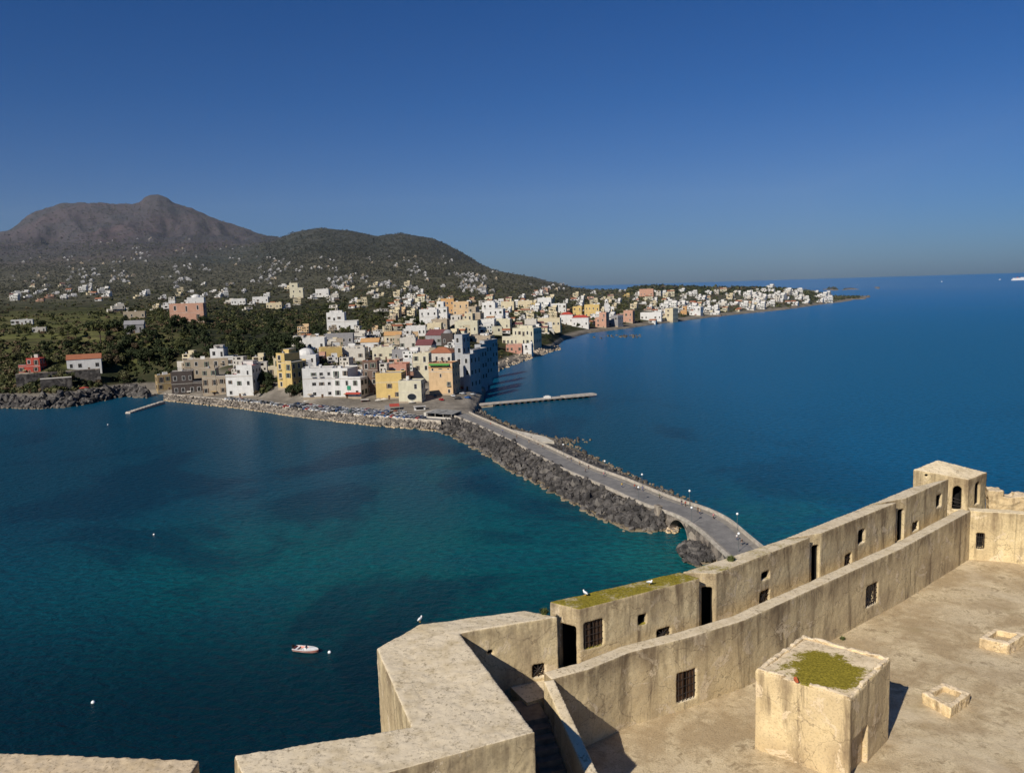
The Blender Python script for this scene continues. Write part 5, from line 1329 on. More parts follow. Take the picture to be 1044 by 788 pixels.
H_ = [
 # px0, px1, base, top, colour, label, kwargs      -- sea front, left to right
 (162, 176, 399, 383, 'ochre', 'ochre half ruined house at the left end of the sea front', dict(rot=10, win='brown', floors=2, cols=2)),
 (177, 207, 403, 379, 'darkstone', 'dark unplastered stone building on the sea front with a pale roof edge', dict(rot=-6, floors=2, cols=4, win='white', door=False)),
 (190, 232, 384, 367, 'beige', 'broad beige building behind the dark stone one', dict(rot=-8, floors=2, cols=5, z=None)),
 (208, 230, 403, 376, 'beige', 'narrow beige and brown building between the dark stone one and the white one', dict(rot=-12, floors=3, cols=3, win='brown')),
 (216, 238, 374, 356, 'white', 'white cube house with a penthouse, up behind the beige building', dict(rot=-15, floors=2, cols=3, hut=True)),
 (232, 258, 405, 373, 'white', 'tall white house with a red roof terrace on the sea front', dict(rot=-24, floors=3, cols=3, rcol='red', depth=15, hut=True, wsz=(1.5, 1.9))),
 (274, 287, 384, 366, 'cream', 'cream wing at the left of the yellow balcony house', dict(rot=-15, floors=2, cols=2, balc=1)),
 (284, 298, 397, 361, 'yellow', 'yellow house with balconies behind the seafront trees', dict(rot=-38, floors=4, cols=2, balc=1, depth=16, hut=True)),
 (310, 340, 406, 376, 'white', 'white block with four large dark windows on the car park', dict(rot=-8, floors=3, cols=4, skip=((0, 0), (2, 0), (1, 0)), wsz=(2.0, 1.7), depth=12)),
 (340, 368, 406, 376, 'white', 'white house with a green shutter and a red shopfront beside the car park', dict(rot=-24, floors=3, cols=3, win='shutter', depth=16, balc=(2,))),
 (371, 386, 402, 369, 'brown', 'tall reddish brown house in shade between the white and the pink ones', dict(rot=-10, floors=4, cols=2, rcol='terracotta', win='white')),
 (384, 415, 396, 372, 'salmon', 'salmon pink house with a terracotta coping above the yellow one', dict(rot=-12, floors=2, cols=4, rcol='terracotta')),
 (384, 410, 407, 381, 'yellow', 'golden yellow house with a blank upper wall by the car park', dict(rot=-15, floors=3, cols=3, skip=((2, 0), (2, 1), (2, 2), (1, 0)))),
 (407, 430, 411, 389, 'pale', 'pale cream house with a big round window at the root of the causeway', dict(rot=-14, floors=2, cols=2, skip=((0, 0), (0, 1), (1, 0)), door=False)),
 (438, 462, 403, 371, 'peach', 'tall peach house with an orange band and a green awning near the causeway', dict(rot=-20, floors=4, cols=3, skip=((1, 0), (2, 0), (0, 0), (2, 2), (1, 1), (0, 1)), door=False, depth=14, rcol='terracotta', wsz=(1.2, 1.9))),
 (437, 461, 382, 360, 'offwhite', 'off white house under a brown hipped tile roof, over the peach one', dict(rot=-18, floors=2, cols=4, roof='hip', rcol='terracotta')),
 (422, 438, 390, 361, 'pale', 'narrow pale yellow house left of the peach one', dict(rot=-14, floors=3, cols=2, skip=((0, 0), (0, 1)), door=False)),
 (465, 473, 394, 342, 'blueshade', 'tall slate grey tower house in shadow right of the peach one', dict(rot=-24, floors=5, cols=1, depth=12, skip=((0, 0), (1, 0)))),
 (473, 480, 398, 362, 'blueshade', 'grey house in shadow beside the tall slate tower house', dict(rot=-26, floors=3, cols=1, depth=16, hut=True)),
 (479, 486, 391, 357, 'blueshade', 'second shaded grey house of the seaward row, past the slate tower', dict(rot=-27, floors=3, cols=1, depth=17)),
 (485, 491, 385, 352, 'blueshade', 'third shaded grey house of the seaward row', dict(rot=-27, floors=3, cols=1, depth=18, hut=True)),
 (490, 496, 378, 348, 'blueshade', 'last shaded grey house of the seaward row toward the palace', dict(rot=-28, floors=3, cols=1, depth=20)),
 # middle rows
 (309, 331, 358, 345, 'white', 'little white house with arches at the foot of the wooded slope', dict(rot=-10, floors=1, cols=4)),
 (331, 360, 352, 341, 'grey', 'long grey building with a plain roof below the white villa', dict(rot=-6, floors=1, cols=5)),
 (328, 349, 366, 355, 'yellow', 'bright yellow block with a blank wall behind the white seafront houses', dict(rot=8, floors=1, cols=3, skip=((0, 0), (0, 2)))),
 (350, 372, 368, 356, 'offwhite', 'off white house with a jumbled roof beside the bright yellow block', dict(rot=-14, floors=1, cols=3, hut=True)),
 (300, 322, 373, 362, 'white', 'low white vaulted house behind the seafront block', dict(rot=-12, floors=1, cols=3, roof='dome', rcol='white')),
 (368, 386, 357, 349, 'white', 'white house under an orange red tile roof, left one of two', dict(rot=-10, floors=1, cols=3, roof='gable', rcol='orange')),
 (392, 409, 350, 342, 'cream', 'cream house under an orange red tile roof, right one of two', dict(rot=-6, floors=1, cols=3, roof='gable', rcol='orange')),
 (380, 402, 367, 355, 'pale', 'pale house with a glazed loggia above the salmon pink one', dict(rot=-10, floors=1, cols=4, wsz=(1.9, 1.9))),
 (400, 414, 368, 357, 'grey', 'small grey house with a dark terrace awning', dict(rot=-10, floors=1, cols=2)),
 (408, 424, 357, 345, 'offwhite', 'off white stepped house above the maroon roofs', dict(rot=-12, floors=1, cols=3, hut=True)),
 (414, 434, 343, 333, 'white', 'long white house with five dark windows on a terrace', dict(rot=-5, floors=1, cols=5)),
 (436, 450, 341, 330, 'cream', 'cream house beside the long white one on the terrace', dict(rot=-12, floors=1, cols=3)),
 (424, 440, 364, 352, 'offwhite', 'house under a large maroon gabled roof, the lower one', dict(rot=-16, floors=1, cols=3, roof='gable', rcol='maroon', depth=16)),
 (434, 450, 352, 342, 'grey', 'grey house under a large maroon gabled roof, the upper one', dict(rot=-30, floors=1, cols=3, roof='gable', rcol='maroon', depth=18)),
 (450, 462, 353, 340, 'darkstone', 'dark stone chapel with a round dome amid the roofs', dict(rot=-14, floors=1, cols=2, roof='dome', rcol='grey')),
 (462, 475, 352, 342, 'offwhite', 'off white flat house beside the domed chapel', dict(rot=-20, floors=1, cols=2)),
 (464, 487, 341, 328, 'pale', 'pale yellow house with four tall windows in the middle of town', dict(rot=-8, floors=1, cols=4, wsz=(1.3, 2.6))),
 (478, 500, 350, 343, 'beige', 'low beige roofs stretching right from the domed chapel', dict(rot=-20, floors=1, cols=4)),
 (486, 512, 340, 334, 'pale', 'long low pale terrace wall house left of the palace', dict(rot=8, floors=1, cols=4)),
 (512, 544, 353, 335, 'pale', 'long pale yellow palace with rows of tall windows near the far beach', dict(rot=-22, floors=2, cols=8, depth=24, win='white', wsz=(1.6, 3.2), hut=True)),
 (533, 542, 362, 351, 'white', 'small white tower annex in front of the palace', dict(rot=-15, floors=2, cols=1)),
 (516, 532, 360, 352, 'salmon', 'low reddish terrace building below the palace', dict(rot=-8, floors=1, cols=4)),
 (428, 446, 331, 316, 'white', 'white house group with deep shadows at left of the upper town', dict(rot=-10, floors=2, cols=3, hut=True)),
 (446, 456, 326, 308, 'white', 'slim white house left of the orange one in the upper town', dict(rot=-14, floors=3, cols=2)),
 (450, 463, 320, 305, 'orange', 'orange and yellow house at the top of the upper town', dict(rot=-18, floors=2, cols=3)),
 (462, 478, 322, 308, 'peach', 'peach coloured house right of the orange one in the upper town', dict(rot=-12, floors=2, cols=3)),
 (478, 490, 333, 313, 'beige', 'tall beige house at the right edge of the upper town', dict(rot=-22, floors=3, cols=2)),
 (455, 470, 333, 322, 'offwhite', 'off white house in the heart of the upper town', dict(rot=-10, floors=2, cols=3)),
 (468, 482, 334, 320, 'cream', 'cream house below the peach one in the upper town', dict(rot=-15, floors=2, cols=3)),
 (440, 456, 336, 326, 'beige', 'beige house at the lower edge of the upper town', dict(rot=-15, floors=1, cols=3)),
 (492, 513, 328, 309, 'white', 'big white stepped apartment house right of the upper town', dict(rot=-16, floors=3, cols=4, balc=1, hut=True)),
 (490, 504, 336, 326, 'white', 'white house under the big stepped apartment house', dict(rot=-12, floors=1, cols=3)),
 (504, 520, 337, 326, 'pale', 'pale house between the apartment house and the palace', dict(rot=-12, floors=1, cols=3)),
 (511, 524, 316, 308, 'cream', 'cream house with a flat top just right of the apartment house', dict(rot=-14, floors=1, cols=3)),
 (528, 543, 315, 307, 'cream', 'long cream house behind trees above the palace', dict(rot=-8, floors=1, cols=5)),
 (548, 562, 312, 304, 'white', 'white block among trees, left of two above the red roofs', dict(rot=-8, floors=1, cols=4)),
 (562, 577, 319, 310, 'white', 'white block just above the house with red roofs', dict(rot=-8, floors=2, cols=4)),
 (547, 571, 334, 325, 'cream', 'long cream house left of the house with red roofs', dict(rot=-8, floors=1, cols=6)),
 (535, 547, 336, 326, 'offwhite', 'off white house left of the long cream one', dict(rot=-8, floors=1, cols=3)),
 (571, 584, 331, 321, 'white', 'white house with a bright red hipped roof, left half of a pair', dict(rot=-6, floors=1, cols=3, roof='hip', rcol='red')),
 (583, 600, 334, 324, 'white', 'longer white house with a bright red roof behind the beach', dict(rot=-6, floors=1, cols=4, roof='hip', rcol='red')),
 (584, 593, 322, 313, 'yellow', 'small yellow house behind the red roofs', dict(rot=-10, floors=2, cols=2)),
 (596, 611, 324, 311, 'yellow', 'large golden yellow house behind the pink tower', dict(rot=-14, floors=2, cols=4)),
 (607, 618, 334, 319, 'pink', 'pink tower house at the edge of the far beach', dict(rot=-22, floors=3, cols=2)),
 (631, 645, 329, 317, 'pink', 'pink house with white arches beside the far quay', dict(rot=-16, floors=2, cols=3)),
 (619, 630, 333, 322, 'grey', 'grey shaded house between the two pink ones', dict(rot=-40, floors=2, cols=2)),
 (653, 674, 327, 319, 'white', 'long white house with dark openings on the far quay', dict(rot=-10, floors=1, cols=5)),
 (678, 686, 328, 315, 'cream', 'square cream tower standing at the water', dict(rot=-30, floors=3, cols=1, depth=18)),
 (694, 700, 321, 313, 'orange', 'small orange red house right of the square cream tower', dict(rot=-8, floors=2, cols=1)),
 (703, 714, 322, 313, 'white', 'white house with a grey side right of the small orange one', dict(rot=-25, floors=2, cols=3)),
 (652, 666, 303, 295, 'pink', 'white and pink villa alone among the dark trees', dict(rot=-8, floors=1, cols=4)),
 # left and up the slope
 (175, 207, 328, 310, 'pink', 'big faded pink villa with dark windows above the wooded bluff', dict(rot=-14, floors=2, cols=3, win='white', wsz=(2.3, 4.3), skip=((0, 0), (0, 1)), door=False, depth=16)),
 (192, 208, 316, 303.5, 'white', 'white domed house just behind the pink villa', dict(rot=-10, floors=1, cols=3, roof='dome', rcol='white')),
 (296, 309, 304, 289, 'pale', 'pale cream tower block standing out on the slope', dict(rot=-10, floors=3, cols=2)),
 (334, 364, 337, 319, 'white', 'white three storey villa amid trees above the old town', dict(rot=-10, floors=2, cols=6, hut=True, wsz=(1.9, 2.3))),
 (258, 273, 309, 303, 'white', 'white house behind trees, right of the pink villa', dict(rot=-8, floors=1, cols=4)),
 (236, 250, 311, 305, 'white', 'long low white house in the trees near the pink villa', dict(rot=-8, floors=1, cols=5)),
 (272, 287, 315, 309, 'cream', 'cream arcaded house below the pale tower block', dict(rot=-8, floors=1, cols=5)),
 (322, 335, 303, 295, 'white', 'white house right of the pale tower block', dict(rot=-10, floors=1, cols=4)),
 (21, 40, 381, 366, 'red', 'bright red house with a white parapet above the lava shore', dict(rot=-25, floors=2, cols=3, rcol='red', depth=14)),
 (71, 102, 378, 366, 'white', 'white veranda villa under a red tile roof above the lava shore', dict(rot=-4, floors=1, cols=4, roof='gable', rcol='terracotta', wsz=(2.4, 2.6))),
 (127, 147, 325, 318, 'beige', 'beige farmhouse left of the pink villa', dict(rot=-8, floors=1, cols=4)),
 (128, 146, 340, 331, 'grey', 'grey roofed farm building below the beige farmhouse', dict(rot=-8, floors=1, cols=3, roof='gable', rcol='grey')),
 (13, 32, 331, 326.5, 'white', 'long low white greenhouse like building at far left', dict(rot=-6, floors=1, cols=5)),
 (34, 46, 339, 334.5, 'offwhite', 'low pale shed on the terraced fields', dict(rot=-6, floors=1, cols=3)),
]
for hh in H_:
    px0, px1, pb, pt, c_, lab, kw = hh
    house(px0, px1, pb, pt, c_, lab, group=OT if px0 > 160 and pb > 340 and px0 < 500 else None, **kw)
# details on particular houses: round window, green awning, red shopfront
def find(lab): return next(o for o in bpy.data.objects if o.get('label') == lab)
o = find('pale cream house with a big round window at the root of the causeway'); wl = [c for c in o.children if c.name.startswith('wall')][0]; wx = max(v.co.x for v in wl.data.vertices)
m = MB(); n = 20; m.add([(wx * .15 + 2.6 * math.cos(6.2832 * i / n), -.12, 3.6 + 1.9 * math.sin(6.2832 * i / n)) for i in range(n)], [tuple(range(n))], MAT_GLASS)
m.add([(wx * .15 + r_ * math.cos(6.2832 * i / n), -.14, 3.6 + r_ * .73 * math.sin(6.2832 * i / n)) for r_ in (2.6, 2.9) for i in range(n)], [(i, (i + 1) % n, n + (i + 1) % n, n + i) for i in range(n)], P('offwhite')); m.build('round_window', o)
o = find('tall peach house with an orange band and a green awning near the causeway'); wl = [c for c in o.children if c.name.startswith('wall')][0]; wx = max(v.co.x for v in wl.data.vertices); hz_ = max(v.co.z for v in wl.data.vertices)
m = MB(); m.box(P('orange'), -wx - .1, wx + .1, -.12, -.01, hz_ - 3.2, hz_ - 2.2); m.build('painted_band', o)
m = MB(); m.add([(-wx * .9, -.05, hz_ - .3), (wx * .8, -.05, hz_ - .3), (wx * .8, -2, hz_ - 1.3), (-wx * .9, -2, hz_ - 1.3)], [(0, 1, 2, 3)], simple('green_awning', (.07, .24, .05), .9, .2)); m.build('awning', o)
o = find('white house with a green shutter and a red shopfront beside the car park'); wl = [c for c in o.children if c.name.startswith('wall')][0]; wx = max(v.co.x for v in wl.data.vertices)
m = MB(); m.add([(-.5, -.1, 3.6), (wx, -.1, 3.6), (wx, -2.4, 2.7), (-.5, -2.4, 2.7)], [(0, 1, 2, 3)], P('red')); m.build('awning', o)
m = MB(); m.box(simple('green_panel', (.03, .22, .13), .8, .2), .3, 2.6, -.12, -.02, 5, 7.6); m.build('green_panel', o)

# church tower far along the quay
g = ground(618.5, 323.5); t = empty('church_tower', tuple(g)); tag(t, 'slim white church tower with a pointed top rising over the far quay', 'church tower')
k = proj(g)[2]; hh = 18 / F * k; w = 4.2 / F * k
m = MB(); m.box(P('white'), -w / 2, w / 2, -w / 2, w / 2, -5, hh * .78); m.box(P('offwhite'), -w * .56, w * .56, -w * .56, w * .56, hh * .78, hh * .8); m.build('shaft', t)
m = MB(); m.box(P('white'), -w * .36, w * .36, -w * .36, w * .36, hh * .8, hh * .92); m.build('belfry', t)
m = MB(); m.lathe(P('white'), [(w * .4, 0), (w * .3, hh * .05), (.05, hh * .13)], (0, 0, hh * .92), 8); m.build('spire', t)
m = MB(); m.box(MAT_DARK, -w * .15, w * .15, -w * .365, -w * .362, hh * .82, hh * .9); m.build('bell_opening', t)

# cafe pavilion with a long grey canopy by the causeway root
c0 = Vector((*xy(452, 424, 3.5), 0)); t = empty('seaside_cafe', (c0.x, c0.y, 3.3), R(-28)); tag(t, 'low cafe terrace under a wide grey canopy where the causeway meets the town', 'cafe')
m = MB(); m.box(P('offwhite'), -9, -7.4, -5, 7, -3, 2.4); m.box(P('offwhite'), -7.4, 7, 5.5, 7, -3, 2.2); m.build('wall', t)
MC = simple('canopy_grey', (.22, .215, .20), .9, .35, .5)
m = MB(); m.add([(-8, -5, 2.2), (0, -5, 2.25), (0, 6, 2.7), (-8, 6, 2.6)], [(0, 1, 2, 3)], MC); m.add([(.2, -5.6, 2.1), (8.5, -5, 2.1), (8, 5.6, 2.5), (.2, 5.9, 2.6)], [(0, 1, 2, 3)], MC); m.build('canopy', t)
for x in (-7, -2, 3, 8): m = MB(); m.box(P('offwhite'), x - .1, x + .1, -4.8, -4.6, -1, 2.2); m.build('post', t)
m = MB(); m.box(P('offwhite'), -9, 8.5, -5.4, -5.2, -3, .5); m.build('parapet', t)
for x, y, c_, lab in ((400, 419, 'red', 'market stall with a red awning on the sea front'),):
    c0 = Vector((*xy(x, y, 3.2), 0)); t = empty('market_stall', (c0.x, c0.y, 3.2), R(12)); tag(t, lab, 'stall')
    m = MB(); m.box(P('grey'), -4, -1.2, -2, 2.5, -1, 3.0); m.build('kiosk', t)
    m = MB(); m.add([(-1.5, -2.5, 2.8), (4, -2.5, 2.8), (4, 2.5, 3.8), (-1.5, 2.5, 3.8)], [(0, 1, 2, 3)], P(c_)); m.build('awning', t)
    for x_ in (-1.3, 3.8):
        m = MB(); m.box(MAT_RAIL, x_ - .06, x_ + .06, -2.4, -2.3, -1, 2.8); m.build('post', t)
# red parasol over the lava shore
g = ground(86, 399) or atz(86, 399, 6); t = empty('parasol', tuple(g)); tag(t, 'big red parasol on a rocky terrace over the lava shore', 'parasol'); m = MB(); m.tube(MAT_POLE, (0, 0, 0), (0, 0, 3), .06, n=6); m.build('pole', t); m = MB(); m.lathe(P('red'), [(3.4, 2.5), (2.0, 3.0), (.1, 3.4)], n=10); m.build('canopy', t)
# terrace walls over the lava shore
for px0, px1, pb, pt, lab in ((44, 72, 396, 386, 'white topped retaining wall of a bathing terrace over the lava shore'), (70, 101, 388, 378, 'dark basement wall under the veranda villa'), (20, 58, 390, 381, 'dark stone retaining wall under the red house')):
    g = ground((px0 + px1) / 2, pb); k = proj(g)[2]; w = (px1 - px0) / F * k; h = (pb - pt) / F * k; t = empty('retaining_wall', tuple(g), -math.atan2(g.x, g.y)); tag(t, lab, 'wall')
    m = MB(); m.box(MAT_LAVA, -w / 2, w / 2, 0, 6, -6, h); m.build('wall_face', t); m = MB(); m.box(P('offwhite') if px0 == 44 else MAT_MASON, -w / 2, w / 2, -.1, 6, h, h + .35); m.build('coping', t)

MAT_SAIL = P('offwhite')
for x, y, lab in ((392, 411, 'pale sunshade over a cafe terrace at the yellow house'), (386, 412, 'second pale sunshade on the cafe terrace, nearer the white blocks'), (420, 414, 'pale sunshade in front of the house with the round window'), (352, 409, 'pale sunshade before the red shopfront'), (300, 404, 'pale sunshade by the seafront trees')):
    g = atz(x, y, 3.2); t = empty('sunshade', tuple(g)); tag(t, lab, 'parasol'); m = MB(); m.tube(MAT_POLE, (0, 0, 0), (0, 0, 2.9), .06, n=6); m.build('pole', t); m = MB(); m.lathe(MAT_SAIL, [(2.3, 2.3), (1.2, 2.8), (.1, 3.2)], n=8); m.build('canopy', t)
for x, y, w_, c_, lab in ((312, 409, 5, 'grey', 'small grey kiosk on the car park'), (428, 419, 6, 'white', 'low white kiosk near the causeway root'), (372, 412, 4, 'maroon', 'small dark red kiosk below the brown house')):
    g = atz(x, y, 3.2); t = empty('kiosk', tuple(g), R(12)); tag(t, lab, 'kiosk'); m = MB(); m.box(P(c_), -w_ / 2, w_ / 2, -1.4, 1.4, -1, 2.7); m.build('body', t); m = MB(); m.box(MAT_ROOFGREY, -w_ / 2 - .4, w_ / 2 + .4, -2.2, 1.8, 2.7, 2.9); m.build('roof', t); m = MB(); m.box(MAT_DARK, -w_ * .35, w_ * .35, -1.44, -1.41, 1, 2.2); m.build('counter_opening', t)
# sea-front road
m = MB(); a_ = [p + p.normalized() * 10 for p in qw]; b_ = [p + p.normalized() * 19 for p in qw]
m.add([(p.x, p.y, 3.35) for p in a_] + [(p.x, p.y, 3.35) for p in b_], [(i, i + 1, 61 + i, 60 + i) for i in range(59)], MAT_ROAD)
tag(m.build('seafront_road'), 'road along the sea front', kind='structure')
m = MB(); V_ = []
for p in qw:
    n_ = p.normalized(); a = p + n_ * 9.2; b = p + n_ * 9.8; V_ += [(a.x, a.y, 2), (a.x, a.y, 4.1), (b.x, b.y, 4.1), (b.x, b.y, 2)]
sweep(MAT_PARA, V_, 4, m); tag(m.build('seafront_wall'), 'low pale wall along the edge of the sea front road', 'wall')

# cars
def make_car(colr, nm):
    pm = NT('car_paint_' + nm); pm.base(colr); pm.rough(.25); pm.spec(.5); pm.p.inputs['Coat Weight'].default_value = .4; pm = pm.mat
    t = empty('parked_car')
    side = [(-2.0, .35), (-2.05, .75), (-1.95, .98), (-1.1, 1.02), (1.0, .98), (1.9, .85), (2.05, .6), (2.0, .32)]
    def loft(mat, prof, hw, top_in, name, par):
        m = MB(); n = len(prof); vs = [(x, -hw + (top_in if z > .9 else 0) * .3, z) for x, z in prof] + [(x, hw - (top_in if z > .9 else 0) * .3, z) for x, z in prof]
        m.add(vs, [tuple(range(n))[::-1], tuple(range(n, 2 * n))] + [(i, (i + 1) % n, n + (i + 1) % n, n + i) for i in range(n)], mat); return m.build(name, par)
    loft(pm, side, .86, .1, 'body', t)
    cab = [(-1.75, .98), (-1.45, 1.4), (.15, 1.44), (.95, .98)]
    loft(MAT_GLASS, cab, .72, .2, 'windows', t)
    m = MB(); m.box(pm, -1.45, .2, -.66, .66, 1.41, 1.48); m.build('roof', t)
    for x in (-1.3, 1.25):
        for s in (-1, 1): m = MB(); m.tube(MAT_DARK, (x, s * .7, .32), (x, s * .9, .32), .32, n=10); m.build('wheel', t)
    for s in (-1, 1): m = MB(); m.box(MAT_GLOBE, 1.98, 2.06, s * .6 - .18, s * .6 + .18, .6, .72); m.build('headlight', t)
    return t
CARS = dict(white=(.75, .75, .74), silver=(.42, .43, .45), black=(.02, .02, .022), red=(.45, .03, .03), blue=(.04, .12, .32), grey=(.15, .15, .16))
cp = {k: make_car(v, k) for k, v in CARS.items()}; used = set(); rr = random.Random(21)
LN = resample(qw, 600)
spots = []
for px in np.arange(233, 432, 3.3):
    i = min(range(600), key=lambda i: abs(proj((LN[i].x, LN[i].y, 3))[0] - px))
    for off in (11.8, 17.0, 22.3, 27.6):
        if off > 20 and not (296 < px < 412): continue
        if rr.random() < (.86 if off < 20 else .85): spots.append((LN[i] + LN[i].normalized() * off, i))
for p, i in spots:
    c_ = rr.choices(list(CARS), (9, 5, 4, 2, 3, 4))[0]
    o = cp[c_] if c_ not in used else copy_tree(cp[c_]); used.add(c_)
    d = LN[min(599, i + 3)] - LN[max(0, i - 3)]
    o.location = (p.x, p.y, max(3.36, float(height(p.x, p.y)) + .03)); o.rotation_euler.z = math.atan2(d.y, d.x) + R(rr.choice([72, -105, 80])) + rr.uniform(-.1, .1)
    tag(o, '%s car in the rows parked along the sea front' % c_, 'car', 'cars parked along the sea front')
for x, y in ((462, 409), (467, 411), (472, 407), (477, 410), (482, 406), (458, 406), (470, 403), (450, 412), (444, 409)):
    g = atz(x, y, 3.2); c_ = rr.choice(list(CARS)); o = cp[c_] if c_ not in used else copy_tree(cp[c_]); used.add(c_)
    o.location = (g.x, g.y, max(3.2, float(height(g.x, g.y)) + .03)); o.rotation_euler.z = rr.uniform(0, 3.1); tag(o, '%s car parked on the square beside the pier' % c_, 'car', 'cars on the square by the pier')
for k in CARS:
    if k not in used: bpy.data.objects.remove(cp[k])

# ------------------------------------------------------------------ lesser houses: whole village in single small meshes, still one object each
def small_house(seed, colr, floors):
    q = random.Random(seed); m = MB(); w = q.uniform(8, 13); d = q.uniform(7, 10); h = 3.2 * floors; pw = P(colr)
    m.box(pw, -w / 2, w / 2, 0, d, -6, h); m.add([(-w / 2 + .2, .2, h + .03), (w / 2 - .2, .2, h + .03), (w / 2 - .2, d - .2, h + .03), (-w / 2 + .2, d - .2, h + .03)], [(0, 1, 2, 3)], MAT_ROOFGREY if q.random() < .6 else P('offwhite'))
    if q.random() < .6: m.box(pw, -w / 2 + w * .45, w / 2, d * .4, d, h, h + 2.7)
    if q.random() < .5: m.box(pw, -w / 2 - 4, -w / 2, 1.5, d, -6, h - 3.2 if floors > 1 else h * .7)
    for f in range(floors):
        n = int(w / 2.4); z0 = f * 3.2
        if q.random() < .35:      # a deep loggia across part of the floor
            a = q.uniform(-w / 2 + .5, 0); b_ = a + q.uniform(2.5, w * .45); m.add([(a, -.04, z0 + .9), (b_, -.04, z0 + .9), (b_, -.04, z0 + 2.7), (a, -.04, z0 + 2.7)], [(0, 1, 2, 3)], MAT_DARK); lo, hi_ = a, b_
        else: lo, hi_ = 99, 99
        for i in range(n):
            x = -w / 2 + w * (i + .5) / n + q.uniform(-.3, .3); ww = q.uniform(.4, .75); zb = z0 + q.choice((.2, 1, 1)); 
            if q.random() < .8 and not (lo - .8 < x < hi_ + .8): m.add([(x - ww, -.04, zb), (x + ww, -.04, zb), (x + ww, -.04, z0 + 2.5), (x - ww, -.04, z0 + 2.5)], [(0, 1, 2, 3)], MAT_DARK if q.random() < .75 else MAT_SHUT)
        for i in range(2):
            y = d * (i + .5) / 2; m.add([(w / 2 + .04, y - .5, z0 + 1), (w / 2 + .04, y + .5, z0 + 1), (w / 2 + .04, y + .5, z0 + 2.4), (w / 2 + .04, y - .5, z0 + 2.4)], [(0, 1, 2, 3)], MAT_DARK)
        if f and q.random() < .5:
            a = q.uniform(-w / 2, 0); b_ = a + q.uniform(2.5, 5); m.box(P('offwhite'), a, b_, -1.1, 0, z0 - .1, z0 + .05); m.box(MAT_RAIL, a, b_, -1.1, -1.05, z0 + .3, z0 + .95)
    if q.random() < .5: m.box(P('offwhite'), -w / 2, w / 2, -1.3, 0, 3.0, 3.2)
    e = q.random()
    if e < .5: m.box(P('beige'), w * .1, w * .1 + .7, d * .6, d * .6 + .7, h, h + 1.6)
    if e > .3: m.box(MAT_RAIL, -w * .3, -w * .3 + 1.1, d * .3, d * .3 + 1.1, h, h + 1.3)
    if .4 < e < .8: m.box(MAT_WOOD, -w * .45, -w * .05, .3, 3.2, h + 2.0, h + 2.12)
    if q.random() < .6: m.box(P(q.choice(('beige', 'offwhite', 'brown'))), -w / 2 - q.uniform(2, 5), w / 2 + q.uniform(0, 4), -q.uniform(2.5, 5), -2.2, -6, q.uniform(.6, 1.6))      # garden wall
    if q.random() < .34:
        r_ = 'terracotta' if q.random() < .8 else 'maroon'
        m.add([(-w / 2 - .3, -.3, h + .05), (w / 2 + .3, -.3, h + .05), (w / 2 + .3, d + .3, h + .05), (-w / 2 - .3, d + .3, h + .05), (-w / 2, d / 2, h + 2), (w / 2, d / 2, h + 2)], [(0, 1, 5, 4), (2, 3, 4, 5), (3, 0, 4), (1, 2, 5)], P(r_))
    return m.mesh('house')
SH = {}
for c_ in ('white', 'offwhite', 'cream', 'pale', 'peach', 'pink', 'beige', 'yellow'): SH[c_] = [small_house(hash((c_, i)) % 1 + 100 * len(SH) + i, c_, 1 + i % 3) for i in range(5)]
def in_boxes(x, y, pad=0): return any((x - a) ** 2 + (y - b) ** 2 < (r_ + pad) ** 2 for a, b, r_ in BOXES[-800:])
ZONES = [
 ((300, 470), (352, 392), 46, .85, (('offwhite', 3), ('white', 3), ('cream', 2), ('beige', 3), ('peach', 1), ('pink', 1)), '%s house showing between the seafront buildings', 'houses behind the seafront buildings'),
 ((185, 300), (366, 388), 9, .95, (('offwhite', 3), ('beige', 3), ('cream', 1)), '%s house behind the left seafront buildings', 'houses behind the left seafront buildings'),
  # px range, py range, count, size, colours(weights), label, group
 ((395, 505), (304, 350), 84, 1.0, (('offwhite', 3), ('cream', 3), ('white', 4), ('pale', 3), ('peach', 1), ('beige', 2)), '%s flat roofed house packed into the upper old town', 'houses packed into the upper old town'),
 ((495, 565), (304, 345), 44, 1.05, (('white', 4), ('cream', 3), ('pale', 2)), '%s house between the upper town and the far beach', 'houses between upper town and far beach'),
 ((300, 440), (338, 372), 44, .9, (('offwhite', 3), ('white', 4), ('cream', 2), ('beige', 2), ('peach', 1)), '%s house squeezed between the seafront rows', 'houses squeezed behind the sea front'),
 ((540, 680), (298, 332), 80, 1.15, (('white', 5), ('cream', 3), ('yellow', 1), ('pink', 1)), '%s house along the far beach quarter', 'houses of the far beach quarter'),
 ((660, 780), (299, 323), 105, 1.3, (('white', 8), ('cream', 2), ('pale', 1), ('offwhite', 3)), '%s house crowded along the headland shore', 'houses along the headland shore'),
 ((770, 846), (296, 313), 62, 1.4, (('white', 8), ('offwhite', 2)), '%s house on the outer part of the headland', 'houses on the outer headland'),
 ((10, 110), (292, 308), 30, 1.2, (('white', 5), ('offwhite', 3), ('cream', 1), ('pink', 1)), '%s house in the village row at the far left', 'village houses at the far left'),
 ((110, 300), (288, 320), 34, 1.15, (('white', 6), ('offwhite', 2), ('cream', 2)), '%s house scattered among gardens behind the pink villa', 'houses among gardens'),
 ((300, 440), (292, 318), 30, 1.15, (('white', 5), ('cream', 3), ('offwhite', 2)), '%s house among trees above the old town', 'houses among trees above the old town')]
nh = 0; rr = random.Random(5); LITTLE = []
